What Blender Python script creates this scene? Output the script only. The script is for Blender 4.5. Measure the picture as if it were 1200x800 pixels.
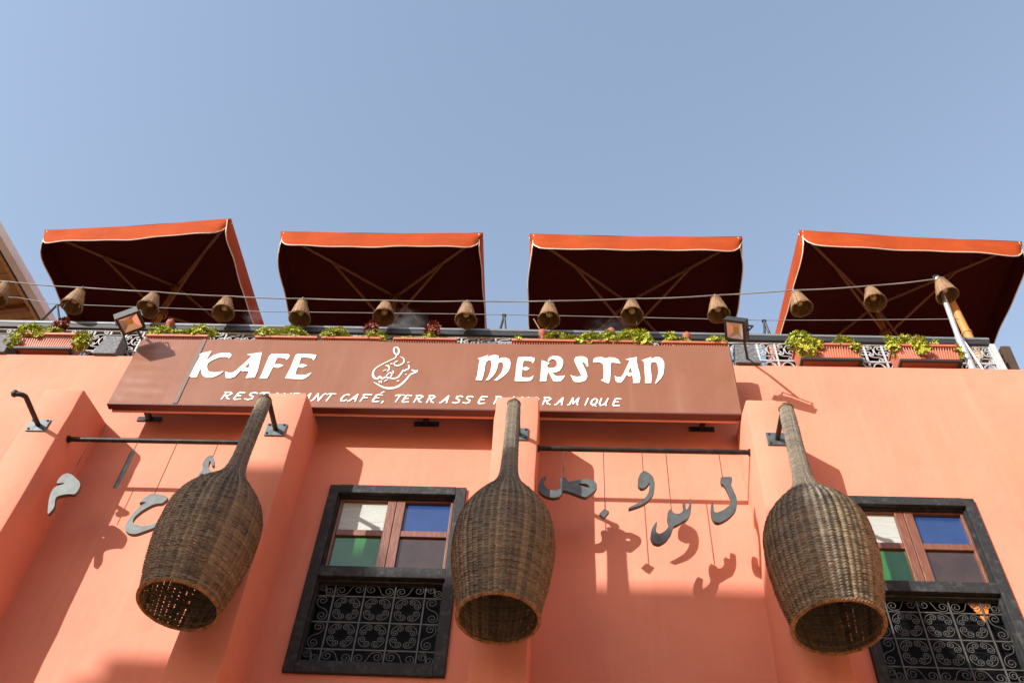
import bpy, bmesh, math, random
from mathutils import Vector, Matrix
from mathutils.geometry import tessellate_polygon

# ------------------------------------------------------------------ clear
for o in list(bpy.data.objects):
    bpy.data.objects.remove(o)
scene = bpy.context.scene
C = scene.collection
R = math.radians

# ------------------------------------------------------------------ camera
PITCH, ROLL, YAW = R(51.3062), R(4.728), R(-5.0631)
fwd = Vector((math.sin(YAW) * math.cos(PITCH), math.cos(YAW) * math.cos(PITCH), math.sin(PITCH)))
rgt0 = Vector((math.cos(YAW), -math.sin(YAW), 0))
up0 = rgt0.cross(fwd)
rgt = rgt0 * math.cos(ROLL) + up0 * math.sin(ROLL)
up = up0 * math.cos(ROLL) - rgt0 * math.sin(ROLL)
cam_data = bpy.data.cameras.new('camera')
cam_data.sensor_width = 36.0
cam_data.lens = 35.0
cam_data.clip_end = 2000.0
cam = bpy.data.objects.new('camera', cam_data)
C.objects.link(cam)
m = Matrix((rgt, up, -fwd)).transposed().to_4x4()
m.translation = Vector((0.0, -5.5, 1.6))
cam.matrix_world = m
scene.camera = cam

# ------------------------------------------------------------------ sky, sun, exposure
SUN_AZ, SUN_EL = R(42.5), R(22.0)          # the light travels towards +x +y and down
light_dir = Vector((math.sin(SUN_AZ) * math.cos(SUN_EL), math.cos(SUN_AZ) * math.cos(SUN_EL), -math.sin(SUN_EL)))
world = bpy.data.worlds.new('World')
scene.world = world
world.use_nodes = True
wn = world.node_tree
bg = wn.nodes['Background']
sky = wn.nodes.new('ShaderNodeTexSky')
sky.sky_type = 'NISHITA'
sky.sun_disc = False
sky.sun_elevation = SUN_EL
sky.sun_rotation = math.pi + SUN_AZ
sky.altitude = 0
sky.air_density = 1.9
sky.dust_density = 0.6
sky.ozone_density = 1.0
tint = wn.nodes.new('ShaderNodeMix')            # slight white balance of the whole sky
tint.data_type = 'RGBA'
tint.blend_type = 'MULTIPLY'
tint.inputs[0].default_value = 1.0
tint.inputs[7].default_value = (1.06, .95, 1.0, 1)
wn.links.new(sky.outputs['Color'], tint.inputs[6])
wn.links.new(tint.outputs[2], bg.inputs['Color'])
bg.inputs['Strength'].default_value = 0.139
sun_data = bpy.data.lights.new('sun', 'SUN')
sun_data.energy = 3.75
sun_data.angle = R(0.53)
sun_data.color = (1.0, 0.97, 0.92)
sun = bpy.data.objects.new('sun', sun_data)
sun.rotation_euler = light_dir.to_track_quat('-Z', 'Y').to_euler()
sun.location = (-8, -12, 14)
C.objects.link(sun)
scene.view_settings.view_transform = 'Standard'
scene.view_settings.look = 'None'
scene.view_settings.gamma = 1.0
scene.view_settings.use_curve_mapping = False
scene.view_settings.exposure = 1.05


# ------------------------------------------------------------------ mesh helpers
class MB:
    def __init__(s):
        s.v = []
        s.f = []

    def add(s, vs, fs):
        b = len(s.v)
        s.v += [tuple(p) for p in vs]
        s.f += [tuple(b + i for i in f) for f in fs]
        return s

    def box(s, x0, x1, y0, y1, z0, z1, mat=None):
        vs = [Vector(p) for p in ((x0, y0, z0), (x1, y0, z0), (x1, y1, z0), (x0, y1, z0),
                                  (x0, y0, z1), (x1, y0, z1), (x1, y1, z1), (x0, y1, z1))]
        if mat is not None:
            vs = [mat @ p for p in vs]
        return s.add(vs, [(0, 3, 2, 1), (4, 5, 6, 7), (0, 1, 5, 4), (1, 2, 6, 5), (2, 3, 7, 6), (3, 0, 4, 7)])

    def tube(s, path, r, n=6, closed=False):
        path = [Vector(p) for p in path]
        k = len(path)
        rs = r if isinstance(r, (list, tuple)) else [r] * k
        vs, prev = [], None
        for i in range(k):
            if closed:
                t = path[(i + 1) % k] - path[i - 1]
            else:
                t = path[min(i + 1, k - 1)] - path[max(i - 1, 0)]
            t.normalize()
            if prev is None:
                a = Vector((0, 0, 1)) if abs(t.z) < .9 else Vector((0, 1, 0))
                nrm = t.cross(a).normalized()
            else:
                nrm = prev - t * prev.dot(t)
                if nrm.length < 1e-6:
                    nrm = t.orthogonal()
                nrm.normalize()
            prev = nrm
            bn = t.cross(nrm)
            for j in range(n):
                a = 2 * math.pi * (j + .5) / n
                vs.append(path[i] + (nrm * math.cos(a) + bn * math.sin(a)) * rs[i])
        fs = []
        for i in range(k if closed else k - 1):
            for j in range(n):
                p, q = i * n, ((i + 1) % k) * n
                fs.append((p + j, p + (j + 1) % n, q + (j + 1) % n, q + j))
        if not closed:
            fs.append(tuple(range(n - 1, -1, -1)))
            fs.append(tuple((k - 1) * n + j for j in range(n)))
        return s.add(vs, fs)

    def lathe(s, prof, n=24, cx=0, cy=0, cap0=False, cap1=False):
        vs = []
        for z, r in prof:
            for j in range(n):
                a = 2 * math.pi * j / n
                vs.append((cx + r * math.cos(a), cy + r * math.sin(a), z))
        fs = []
        for i in range(len(prof) - 1):
            for j in range(n):
                fs.append((i * n + j, i * n + (j + 1) % n, (i + 1) * n + (j + 1) % n, (i + 1) * n + j))
        if cap0:
            fs.append(tuple(range(n - 1, -1, -1)))
        if cap1:
            fs.append(tuple((len(prof) - 1) * n + j for j in range(n)))
        return s.add(vs, fs)

    def prism(s, loops, y0, y1):
        """outline (and holes) in x,z, extruded from y0 (front) to y1 (back)"""
        tris = tessellate_polygon([[Vector((x, z, 0)) for x, z in lp] for lp in loops])
        flat = [p for lp in loops for p in lp]
        n = len(flat)
        vs = [(x, y0, z) for x, z in flat] + [(x, y1, z) for x, z in flat]
        fs = [tuple(t) for t in tris] + [tuple(n + i for i in reversed(t)) for t in tris]
        b = 0
        for lp in loops:
            k = len(lp)
            for i in range(k):
                a, c = b + i, b + (i + 1) % k
                fs.append((a, c, n + c, n + a))
            b += k
        return s.add(vs, fs)

    def ribbon(s, pts, y0, y1):
        """flat brush stroke: (x, z, width) points"""
        k = len(pts)
        vs = []
        for i in range(k):
            a, c = pts[max(i - 1, 0)], pts[min(i + 1, k - 1)]
            t = Vector((c[0] - a[0], c[1] - a[1]))
            t = t.normalized() if t.length > 1e-7 else Vector((1, 0))
            nx, nz, w = -t.y, t.x, pts[i][2] / 2
            x, z = pts[i][0], pts[i][1]
            if i == 0:
                x, z = x - t.x * w * .6, z - t.y * w * .6
            if i == k - 1:
                x, z = x + t.x * w * .6, z + t.y * w * .6
            vs += [(x + nx * w, y0, z + nz * w), (x - nx * w, y0, z - nz * w),
                   (x + nx * w, y1, z + nz * w), (x - nx * w, y1, z - nz * w)]
        fs = []
        for i in range(k - 1):
            a, c = 4 * i, 4 * i + 4
            fs += [(a, c, c + 1, a + 1), (a + 2, a + 3, c + 3, c + 2), (a, a + 2, c + 2, c), (a + 1, c + 1, c + 3, a + 3)]
        fs += [(0, 1, 3, 2), (4 * k - 4, 4 * k - 2, 4 * k - 1, 4 * k - 3)]
        return s.add(vs, fs)

    def mesh(s, name, smooth=None, bevel=0, recalc=True, noise=0, seed=0):
        me = bpy.data.meshes.new(name)
        me.from_pydata([tuple(p) for p in s.v], [], s.f)
        if recalc or bevel:
            bm = bmesh.new()
            bm.from_mesh(me)
            if bevel:
                ed = [e for e in bm.edges if len(e.link_faces) == 2 and e.calc_face_angle(0) > .6]
                bmesh.ops.bevel(bm, geom=ed, offset=bevel, segments=2, profile=.5, affect='EDGES', clamp_overlap=True)
            bmesh.ops.recalc_face_normals(bm, faces=bm.faces)
            bm.to_mesh(me)
            bm.free()
        if smooth:
            me.shade_smooth()
            me.set_sharp_from_angle(angle=R(smooth))
        return me

    def build(s, name, mat, parent=None, smooth=None, bevel=0, recalc=True):
        return obj(name, s.mesh(name, smooth, bevel, recalc), mat, parent)


def obj(name, me, mat=None, parent=None, loc=None):
    o = bpy.data.objects.new(name, me)
    C.objects.link(o)
    if mat is not None and me is not None and not me.materials:
        me.materials.append(mat)
    if parent is not None:
        o.parent = parent
    if loc is not None:
        o.location = loc
    return o


def tag(o, label, cat, group=None):
    o['label'] = label
    o['category'] = cat
    if group:
        o['group'] = group
    return o


def thing(name, label, cat, loc=(0, 0, 0), rz=0, group=None):
    o = bpy.data.objects.new(name, None)
    o.empty_display_size = .1
    C.objects.link(o)
    o.location = loc
    o.rotation_euler = (0, 0, rz)
    return tag(o, label, cat, group)


def struct(o):
    o['kind'] = 'structure'
    return o


def copy_tree(src, parent=None):
    c = src.copy()
    C.objects.link(c)
    c.parent = parent
    for ch in list(src.children):
        copy_tree(ch, c)
    return c


# ------------------------------------------------------------------ materials
def mat(name, col, rough=.6, metal=0, vary=.12, scale=6, bump=0, bscale=60, spec=.5, col2=None, stretch=(1, 1, 1),
        attr=None, coat=0, bdist=.01, stain=None, transmission=0, detail=4):
    mt = bpy.data.materials.new(name)
    mt.use_nodes = True
    t = mt.node_tree
    N, Lk = t.nodes, t.links
    b = N['Principled BSDF']
    b.inputs['Roughness'].default_value = rough
    b.inputs['Metallic'].default_value = metal
    b.inputs['Specular IOR Level'].default_value = spec
    b.inputs['Coat Weight'].default_value = coat
    b.inputs['Transmission Weight'].default_value = transmission
    tc = N.new('ShaderNodeTexCoord')
    mp = N.new('ShaderNodeMapping')
    mp.inputs['Scale'].default_value = stretch
    Lk.new(tc.outputs['Object'], mp.inputs['Vector'])
    nz = N.new('ShaderNodeTexNoise')
    nz.inputs['Scale'].default_value = scale
    nz.inputs['Detail'].default_value = detail
    Lk.new(mp.outputs['Vector'], nz.inputs['Vector'])
    mix = N.new('ShaderNodeMix')
    mix.data_type = 'RGBA'
    if col2 is None:
        col2 = tuple(c * (1 - vary) for c in col)
        c1 = tuple(min(1, c * (1 + vary * .5)) for c in col)
    else:
        c1 = col
    mix.inputs[6].default_value = (*c1, 1)
    mix.inputs[7].default_value = (*col2, 1)
    rp = N.new('ShaderNodeMapRange')
    rp.inputs['From Min'].default_value = .3
    rp.inputs['From Max'].default_value = .7
    if attr:
        at = N.new('ShaderNodeAttribute')
        at.attribute_name = attr
        ad = N.new('ShaderNodeMath')
        ad.operation = 'MULTIPLY_ADD'
        ad.inputs[1].default_value = .8
        Lk.new(at.outputs['Fac'], ad.inputs[0])
        sc = N.new('ShaderNodeMath')
        sc.operation = 'MULTIPLY_ADD'
        sc.inputs[1].default_value = .6
        sc.inputs[2].default_value = -.2
        Lk.new(nz.outputs['Fac'], sc.inputs[0])
        Lk.new(sc.outputs[0], ad.inputs[2])
        ad.use_clamp = True
        Lk.new(ad.outputs[0], mix.inputs[0])
    else:
        Lk.new(nz.outputs['Fac'], rp.inputs['Value'])
        Lk.new(rp.outputs['Result'], mix.inputs[0])
    out = mix.outputs[2]
    if stain:
        n2 = N.new('ShaderNodeTexNoise')
        n2.inputs['Scale'].default_value = stain[1]
        n2.inputs['Detail'].default_value = 6
        m2 = N.new('ShaderNodeMapping')
        m2.inputs['Scale'].default_value = stain[3]
        Lk.new(tc.outputs['Object'], m2.inputs['Vector'])
        Lk.new(m2.outputs['Vector'], n2.inputs['Vector'])
        r2 = N.new('ShaderNodeMapRange')
        r2.inputs['From Min'].default_value = .52
        r2.inputs['From Max'].default_value = .75
        r2.inputs['To Max'].default_value = stain[2]
        Lk.new(n2.outputs['Fac'], r2.inputs['Value'])
        mx = N.new('ShaderNodeMix')
        mx.data_type = 'RGBA'
        mx.inputs[7].default_value = (*stain[0], 1)
        Lk.new(r2.outputs['Result'], mx.inputs[0])
        Lk.new(out, mx.inputs[6])
        out = mx.outputs[2]
    Lk.new(out, b.inputs['Base Color'])
    if bump:
        nb = N.new('ShaderNodeTexNoise')
        nb.inputs['Scale'].default_value = bscale
        nb.inputs['Detail'].default_value = 5
        Lk.new(mp.outputs['Vector'], nb.inputs['Vector'])
        bp = N.new('ShaderNodeBump')
        bp.inputs['Strength'].default_value = bump
        bp.inputs['Distance'].default_value = bdist
        Lk.new(nb.outputs['Fac'], bp.inputs['Height'])
        Lk.new(bp.outputs['Normal'], b.inputs['Normal'])
    return mt


M = dict(
    plaster=mat('salmon_plaster', (.62, .228, .150), .82, vary=.12, scale=1.1, bump=.5, bscale=7, bdist=.014, spec=.25,
                stain=((.52, .185, .10), 1.9, .4, (1.5, 1, .4))),
    parapet_in=mat('terrace_paving', (.30, .20, .15), .8, vary=.2, scale=4),
    street=mat('street_paving', (.58, .38, .19), .85, vary=.2, scale=1.5, bump=.3, bscale=20),
    opposite=mat('ochre_plaster', (.56, .29, .13), .85, vary=.1, scale=.8),
    blackwood=mat('black_painted_wood', (.020, .021, .022), .7, spec=.3, vary=.3, scale=30, stretch=(1, 1, 1), bump=.5, bscale=40,
                  stain=((.10, .10, .095), 22, .4, (1, 1, 1))),
    brownwood=mat('brown_varnished_wood', (.17, .062, .035), .45, vary=.35, scale=14, stretch=(4, 4, .6), bump=.3, bscale=30),
    pane_white=mat('ribbed_white_glass', (.40, .42, .385), .25, vary=.1, scale=20, bump=1.0, bscale=2.2, stretch=(2, 1, 30), coat=.3),
    pane_blue=mat('blue_glass', (.016, .042, .145), .22, vary=.15, scale=10, coat=.5, bump=.06, bscale=10),
    pane_green=mat('green_glass', (.024, .135, .022), .22, vary=.2, scale=8, coat=.5, bump=.06, bscale=10),
    pane_brown=mat('brown_glass', (.045, .024, .017), .2, vary=.3, scale=6, coat=.5, bump=.06, bscale=10),
    darkglass=mat('dark_window_glass', (.004, .004, .005), .5, vary=.1, spec=.08),
    room=mat('dark_room', (.012, .010, .009), .9, spec=.1),
    painted_shade=mat('maroon_painted_shade', (.055, .006, .005), .9, vary=.1, spec=.1),  # shade of the parasol undersides put into the colour
    grille=mat('grey_wrought_iron', (.085, .08, .072), .5, metal=.3, vary=.3, scale=30),
    steel=mat('black_steel', (.035, .033, .032), .42, metal=.6, vary=.4, scale=25, stain=((.12, .07, .04), 12, .6, (1, 1, 1))),
    plate=mat('grey_steel_plate', (.11, .125, .125), .5, metal=.5, vary=.35, scale=20, stain=((.04, .04, .04), 15, .7, (1, 1, 1))),
    letter=mat('cut_grey_metal', (.085, .096, .092), .5, metal=.3, vary=.25, scale=15, stain=((.075, .045, .03), 14, .75, (1, 1, 1))),
    thread=mat('dark_thread', (.05, .03, .025), .8),
    wicker=mat('woven_wicker', (.030, .022, .014), .42, col2=(.28, .225, .145), attr='tone', scale=3, spec=.5),
    wicker_rim=mat('plaited_wicker_rim', (.10, .055, .026), .6, col2=(.30, .18, .085), scale=30, spec=.3),
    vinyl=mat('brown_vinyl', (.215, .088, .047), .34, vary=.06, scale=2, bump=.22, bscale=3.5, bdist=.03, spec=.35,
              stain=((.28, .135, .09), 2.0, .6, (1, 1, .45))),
    vinyl_dark=mat('dark_red_vinyl', (.10, .022, .014), .5, vary=.1),
    salmonbar=mat('salmon_painted_steel', (.66, .30, .20), .6, vary=.1),
    paint_white=mat('white_lettering', (.86, .86, .80), .6, vary=.04, scale=30),
    strap=mat('grey_strap', (.155, .105, .085), .7, vary=.3, scale=60),
    railgrey=mat('grey_painted_rail', (.21, .23, .24), .4, metal=.4, vary=.15, scale=12),
    ironwhite=mat('white_painted_iron', (.43, .44, .45), .5, vary=.15, scale=30, stain=((.25, .16, .1), 25, .5, (1, 1, 1))),
    terracotta=mat('terracotta_plastic', (.42, .115, .055), .5, vary=.15, scale=10),
    clayvase=mat('orange_clay', (.42, .09, .03), .7, vary=.15, scale=12),
    clay=mat('fired_clay', (.30, .085, .045), .8, vary=.2, scale=30),
    charcoal=mat('speckled_charcoal', (.10, .105, .11), .7, vary=.5, scale=40, bump=.4, bscale=50, stain=((.3, .31, .32), 45, .6, (1, 1, 1))),
    traydark=mat('black_bracket', (.02, .02, .022), .5),
    leaf=mat('golden_green_leaf', (.56, .56, .06), .45, col2=(.20, .28, .025), attr='tone', scale=8, spec=.35),
    redleaf=mat('dark_red_leaf', (.16, .018, .014), .5, col2=(.28, .07, .03), attr='tone', scale=8),
    canvas=mat('orange_red_canvas', (.31, .047, .008), .85, vary=.16, scale=3, spec=.15, bump=.15, bscale=250, bdist=.002),
    piping=mat('cream_piping', (.75, .68, .58), .8),
    timber=mat('brown_timber', (.22, .075, .025), .6, vary=.3, scale=8, stretch=(5, 5, .6)),
    pinewood=mat('honey_timber', (.50, .22, .06), .55, vary=.25, scale=8, stretch=(5, 5, .6)),
    board=mat('tan_boarding', (.34, .17, .05), .7, vary=.25, scale=5, stretch=(6, .6, 1)),
    fascia=mat('off_white_fascia', (.66, .63, .61), .75, vary=.08),
    bellslat=mat('split_cane', (.29, .165, .07), .6, col2=(.11, .055, .024), scale=18, stretch=(1, 1, .4)),
    bulb=mat('unlit_amber_bulb', (.55, .38, .16), .12, vary=.05, coat=.8),
    wire=mat('grey_cable', (.24, .23, .22), .5, vary=.2),
    galv=mat('galvanised_steel', (.55, .57, .58), .42, metal=.6, vary=.15, scale=14),
    floodbody=mat('black_lamp_housing', (.015, .015, .015), .6, vary=.2),
    reflector=mat('lamp_reflector', (.80, .78, .74), .32, metal=1, vary=.05),
    led=mat('lamp_chip', (.55, .42, .12), .5),
    darkwood=mat('dark_weathered_wood', (.05, .025, .013), .7, vary=.3, scale=12),
    pennant=mat('orange_cloth', (.75, .24, .035), .8, vary=.2, scale=20),
)


def weather(mt, col, amount, scale, stretch, lo, hi):
    """one more layer of stains with a shape of their own: rain streaks, dust, old repairs"""
    t = mt.node_tree
    b = t.nodes['Principled BSDF']
    src = b.inputs['Base Color'].links[0].from_socket
    tc = t.nodes.new('ShaderNodeTexCoord')
    mp = t.nodes.new('ShaderNodeMapping')
    mp.inputs['Scale'].default_value = stretch
    nz = t.nodes.new('ShaderNodeTexNoise')
    nz.inputs['Scale'].default_value = scale
    nz.inputs['Detail'].default_value = 7
    nz.inputs['Roughness'].default_value = .6
    rg = t.nodes.new('ShaderNodeMapRange')
    rg.inputs['From Min'].default_value = lo
    rg.inputs['From Max'].default_value = hi
    rg.inputs['To Max'].default_value = amount
    mx = t.nodes.new('ShaderNodeMix')
    mx.data_type = 'RGBA'
    mx.inputs[7].default_value = (*col, 1)
    t.links.new(tc.outputs['Object'], mp.inputs['Vector'])
    t.links.new(mp.outputs['Vector'], nz.inputs['Vector'])
    t.links.new(nz.outputs['Fac'], rg.inputs['Value'])
    t.links.new(rg.outputs['Result'], mx.inputs[0])
    t.links.new(src, mx.inputs[6])
    t.links.new(mx.outputs[2], b.inputs['Base Color'])


weather(M['plaster'], (.66, .29, .19), .30, 1.3, (9, 1, .45), .52, .72)     # pale rain streaks
weather(M['plaster'], (.50, .17, .095), .25, 2.6, (1.2, 1, 1), .60, .68)    # old touched-up patches
weather(M['vinyl'], (.30, .16, .11), .30, 1.6, (7, 1, .5), .55, .75)        # dust runs on the sign
weather(M['canvas'], (.36, .075, .02), .5, 5, (1, 1, 3), .50, .75)          # sun fading

# ================================================================== THE SETTING
g = MB().add([(-400, -400, 0), (400, -400, 0), (400, 400, 0), (-400, 400, 0)], [(0, 1, 2, 3)]).build('ground', M['street'])
struct(g)

# ------------------------------------------------------------------ cafe building
WALL_TOP = 8.21
WIN_X = (-1.764, 1.934)                    # left edges of the two window frames
WIN_W, WIN_Z0, WIN_Z1 = 1.03, 5.118, 6.711
cafe = thing('cafe_building', 'salmon plastered cafe facade with projecting pilasters and two dark framed windows', 'building')
loops = [[(-9, 0), (9, 0), (9, WALL_TOP), (3.2, WALL_TOP - .004), (-1, WALL_TOP + .004), (-9, WALL_TOP)]]
for wx in WIN_X:
    loops.append([(wx + .05, WIN_Z0 + .05), (wx + WIN_W - .05, WIN_Z0 + .05), (wx + WIN_W - .05, WIN_Z1 - .05), (wx + .05, WIN_Z1 - .05)])
MB().prism(loops, 0, .30).build('wall', M['plaster'], cafe)
MB().box(-9, 9, .302, 9, 7.7, 8.05).build('terrace_floor', M['parapet_in'], cafe)
MB().box(-9, -8.7, .302, 9, 0, 7.69).box(8.7, 9, .302, 9, 0, 7.69).box(-8.69, 8.69, 8.7, 9, 0, 7.69).build('side_wall', M['plaster'], cafe)


def pilaster(x0, x1, seed):
    rnd = random.Random(seed)
    zs = [0, 2, 4] + [4.6 + i * .2 for i in range(13)] + [7.1, 7.2, 7.235]
    zs = [z for z in zs if z <= 7.235]
    f, bv = -.47, .014
    mb, ring = MB(), []
    base = [(x0, .02), (x0, f + bv), (x0 + bv * .3, f + bv * .3), (x0 + bv, f), (x1 - bv, f), (x1 - bv * .3, f + bv * .3), (x1, f + bv), (x1, .02)]
    for k, z in enumerate(zs):
        top = k == len(zs) - 1
        jx0, jx1, jy = rnd.uniform(-.004, .004), rnd.uniform(-.004, .004), rnd.uniform(-.003, .003)
        if z < 6:
            jx0 -= (6 - z) * .012
            jx1 += (6 - z) * .004
        for i, (x, y) in enumerate(base):
            dz = 0
            if z > 7.05:
                q = (z - 7.05) / .185
                dz = q * (y - f) / .47 * .125 + (.008 * rnd.uniform(-1, 1) if top else 0)
            ins = .006 if top else 0
            ring.append((x + (jx0 + ins if i < 4 else jx1 - ins), y + (jy if 0 < i < 7 else 0) + (ins if 2 <= i <= 5 else 0), z + dz))
    n, fs = 8, []
    for k in range(len(zs) - 1):
        for i in range(n - 1):
            fs.append((k * n + i, k * n + i + 1, (k + 1) * n + i + 1, (k + 1) * n + i))
    fs.append(tuple((len(zs) - 1) * n + i for i in range(n)))
    mb.add(ring, fs).build('pilaster', M['plaster'], cafe, smooth=28)


for i, (a, b) in enumerate(((-4.05, -3.740), (-2.291, -1.984), (-.530, -.205), (1.338, 1.655))):
    pilaster(a, b, 10 + i)

# ------------------------------------------------------------------ scroll curves
def scroll_pts(kind, n=22, a=.9, p=.8, b=13.0):
    """wrought scroll: curvature grows towards both ends"""
    half, th, x, y = [], 0.0, 0.0, 0.0
    N = n * 8
    for i in range(N + 1):
        s = i / N
        if i % 8 == 0:
            half.append((x, y))
        kap = (a if kind == 'C' else a * .1) + b * s ** p
        th += kap / N
        x += math.cos(th) / N
        y += math.sin(th) / N
    if kind == 'C':
        other = [(-px, py) for px, py in half[1:]]
    else:
        other = [(-px, -py) for px, py in half[1:]]
    pts = list(reversed(other)) + half
    xs, ys = [q[0] for q in pts], [q[1] for q in pts]
    w = max(xs) - min(xs)
    cx, cy = (max(xs) + min(xs)) / 2, (max(ys) + min(ys)) / 2
    return [((px - cx) / w, (py - cy) / w) for px, py in pts]


def spiral(cx, cy, r0, r1, a0, a1, n=16):
    return [(cx + (r0 + (r1 - r0) * i / n) * math.cos(a0 + (a1 - a0) * i / n), cy + (r0 + (r1 - r0) * i / n) * math.sin(a0 + (a1 - a0) * i / n)) for i in range(n + 1)]


def corner_scroll(h, r):
    # C scroll hugging the corner of a square cell, both ends rolled inwards
    a = spiral(.30, .62, .05, .25, math.pi / 2 + 3.1 * math.pi, math.pi / 2)
    arc = [(.30 + .57 * math.sin(t) * 1.0, .30 + .57 * math.cos(t)) for t in [math.pi / 2 * k / 10 for k in range(1, 10)]]
    pts = a + arc + [(q, p) for p, q in reversed(a)]
    return MB().tube([(x * h, 0, y * h) for x, y in pts], r, 4).mesh('scroll', smooth=60)


def s_scroll_mesh(hw, hh, rs, r):
    a = spiral(-hw + rs, hh - rs, rs * .22, rs, math.pi / 2 + 2.9 * math.pi, math.pi / 2)
    p0, p3 = Vector((-hw + rs, hh)), Vector((hw - rs, -hh))
    p1, p2 = p0 + Vector((hw * .9, 0)), p3 - Vector((hw * .9, 0))
    mid = []
    for k in range(1, 10):
        t = k / 10
        q = p0 * (1 - t) ** 3 + p1 * 3 * t * (1 - t) ** 2 + p2 * 3 * t * t * (1 - t) + p3 * t ** 3
        mid.append((q.x, q.y))
    pts = a + mid + [(-x, -y) for x, y in reversed(a)]
    return MB().tube([(x, 0, y) for x, y in pts], r, 4).mesh('scroll', smooth=60)


def scroll_mesh(name, kind, size, r, n=4, a=.9, b=20.0, rot=0, sz=1.0):
    pts = scroll_pts(kind, a=a, b=b)
    c, s = math.cos(rot), math.sin(rot)
    return MB().tube([((px * c - py * s) * size, 0, (px * s + py * c) * size * sz) for px, py in pts], r, n).mesh(name, smooth=60)


# ------------------------------------------------------------------ windows
cell_scroll = corner_scroll(.098, .0030)
s_scroll = s_scroll_mesh(.096, .043, .036, .0030)
s_small = s_scroll_mesh(.052, .042, .030, .0030)
pane_mesh = MB().box(-.172, .172, 0, .006, -.141, .141).mesh('pane')
for me in (cell_scroll, s_scroll, s_small):
    me.materials.append(M['grille'])


def window(wx):
    x0, x1, z0, z1 = wx, wx + WIN_W, WIN_Z0, WIN_Z1
    fw = .076
    fr = MB()
    fr.box(x0, x0 + fw, -.024, .07, z0, z1).box(x1 - fw, x1, -.024, .07, z0, z1)
    fr.box(x0 + fw, x1 - fw, -.026, .07, z1 - fw, z1 + .002).box(x0 + fw, x1 - fw, -.026, .07, z0 - .002, z0 + fw + .01)
    fr.box(x0 + fw, x1 - fw, -.022, .07, 5.868, 5.956)
    w = fr.build('window', M['blackwood'], cafe, bevel=.005)
    # inner stepped lining of the frame
    ln = MB()
    a, b = x0 + fw, x1 - fw
    for (c0, c1) in ((5.962, z1 - fw), (z0 + fw + .01, 5.861)):
        ln.box(a, a + .012, .012, .071, c0, c1).box(b - .012, b, .012, .071, c0, c1).box(a + .012, b - .012, .014, .071, c1 - .012, c1)
    ln.build('frame_lining', M['blackwood'], w)
    # two casement leaves
    xm = (x0 + x1) / 2
    for s in (-1, 1):
        cs = MB()
        outer, inner = (x0 + fw + .013, xm - .002) if s < 0 else (x1 - fw - .013, xm + .002)
        lo, hi = min(outer, inner), max(outer, inner)
        pl, ph = (x0 + .110, x0 + .449) if s < 0 else (x1 - .449, x1 - .110)
        zb, zt = 5.964, z1 - fw - .013
        cs.box(lo, pl, .035, .085, zb, zt).box(ph, hi, .035, .085, zb, zt)
        cs.box(pl, ph, .037, .083, 6.606, zt).box(pl, ph, .037, .083, zb, 5.996).box(pl, ph, .040, .080, 6.280, 6.334)
        c = cs.build('casement', M['brownwood'], w, bevel=.004)
        for k, zc in enumerate((6.470, 6.138)):
            nm = ('pane_white', 'pane_green') if s < 0 else ('pane_blue', 'pane_brown')
            p = MB().box(pl - .003, ph + .003, .060, .066, zc - .139, zc + .139).build('pane', M[nm[k]], w)
            p['label'] = {'pane_white': 'ribbed white glass pane', 'pane_green': 'green glass pane', 'pane_blue': 'blue glass pane',
                          'pane_brown': 'dark brown glass pane'}[nm[k]]
    MB().box(x0 + .055, x1 - .055, .115, .121, z0 + .06, 5.95).build('dark_pane', M['darkglass'], w)
    MB().box(x0 - .1, x1 + .1, .5, .52, z0 - .1, z1 + .1).build('room_back', M['room'], w)
    # wrought grille in front of the lower light
    ox = x0 - WIN_X[0]
    gx = [-1.684 + ox, -1.5615 + ox, -1.3543 + ox, -1.1470 + ox, -.9398 + ox, -.815 + ox]
    gz = [5.852, 5.757, 5.549, 5.340, 5.222]
    for x in gx:
        MB().box(x - .0045, x + .0045, .044, .053, gz[-1], gz[0]).build('grille_bar', M['grille'], w)
    for z in gz:
        MB().box(gx[0], gx[-1], .0535, .0615, z - .0045, z + .0045).build('grille_bar', M['grille'], w)
    for i in range(1, 4):
        for j in range(1, 3):
            cx, cz = (gx[i] + gx[i + 1]) / 2, (gz[j] + gz[j + 1]) / 2
            for k in range(4):
                o = obj('scroll', cell_scroll, None, w, (cx, .0485, cz))
                o.rotation_euler = (0, k * math.pi / 2, 0)
    for i in range(1, 4):
        for j, fl in ((0, 1), (3, -1)):
            o = obj('scroll', s_scroll, None, w, ((gx[i] + gx[i + 1]) / 2, .0485, (gz[j] + gz[j + 1]) / 2))
            o.rotation_euler = (0, 0, 0)
            if (i + j) % 2:
                o.scale = (-1, 1, 1)
    for i in (0, 4):
        for j in (1, 2):
            o = obj('scroll', s_scroll, None, w, ((gx[i] + gx[i + 1]) / 2, .0485, (gz[j] + gz[j + 1]) / 2))
            o.rotation_euler = (0, math.pi / 2, 0)
            if (i + j) % 2:
                o.scale = (-1, 1, 1)
        for j in (0, 3):
            o = obj('scroll', s_small, None, w, ((gx[i] + gx[i + 1]) / 2, .0485, (gz[j] + gz[j + 1]) / 2))
            o.rotation_euler = (0, 0, 0)
    return w


for wx in WIN_X:
    window(wx)

# orange pennant hanging inside the right window
x = WIN_X[1] + WIN_W - .2
pn = MB().prism([[(x - .085, 5.86), (x + .07, 5.86), (x + .0, 5.69)]], .064, .067).build('pennant', M['pennant'])
tag(pn, 'orange cloth pennant behind the wrought grille of the right window', 'pennant')

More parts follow.
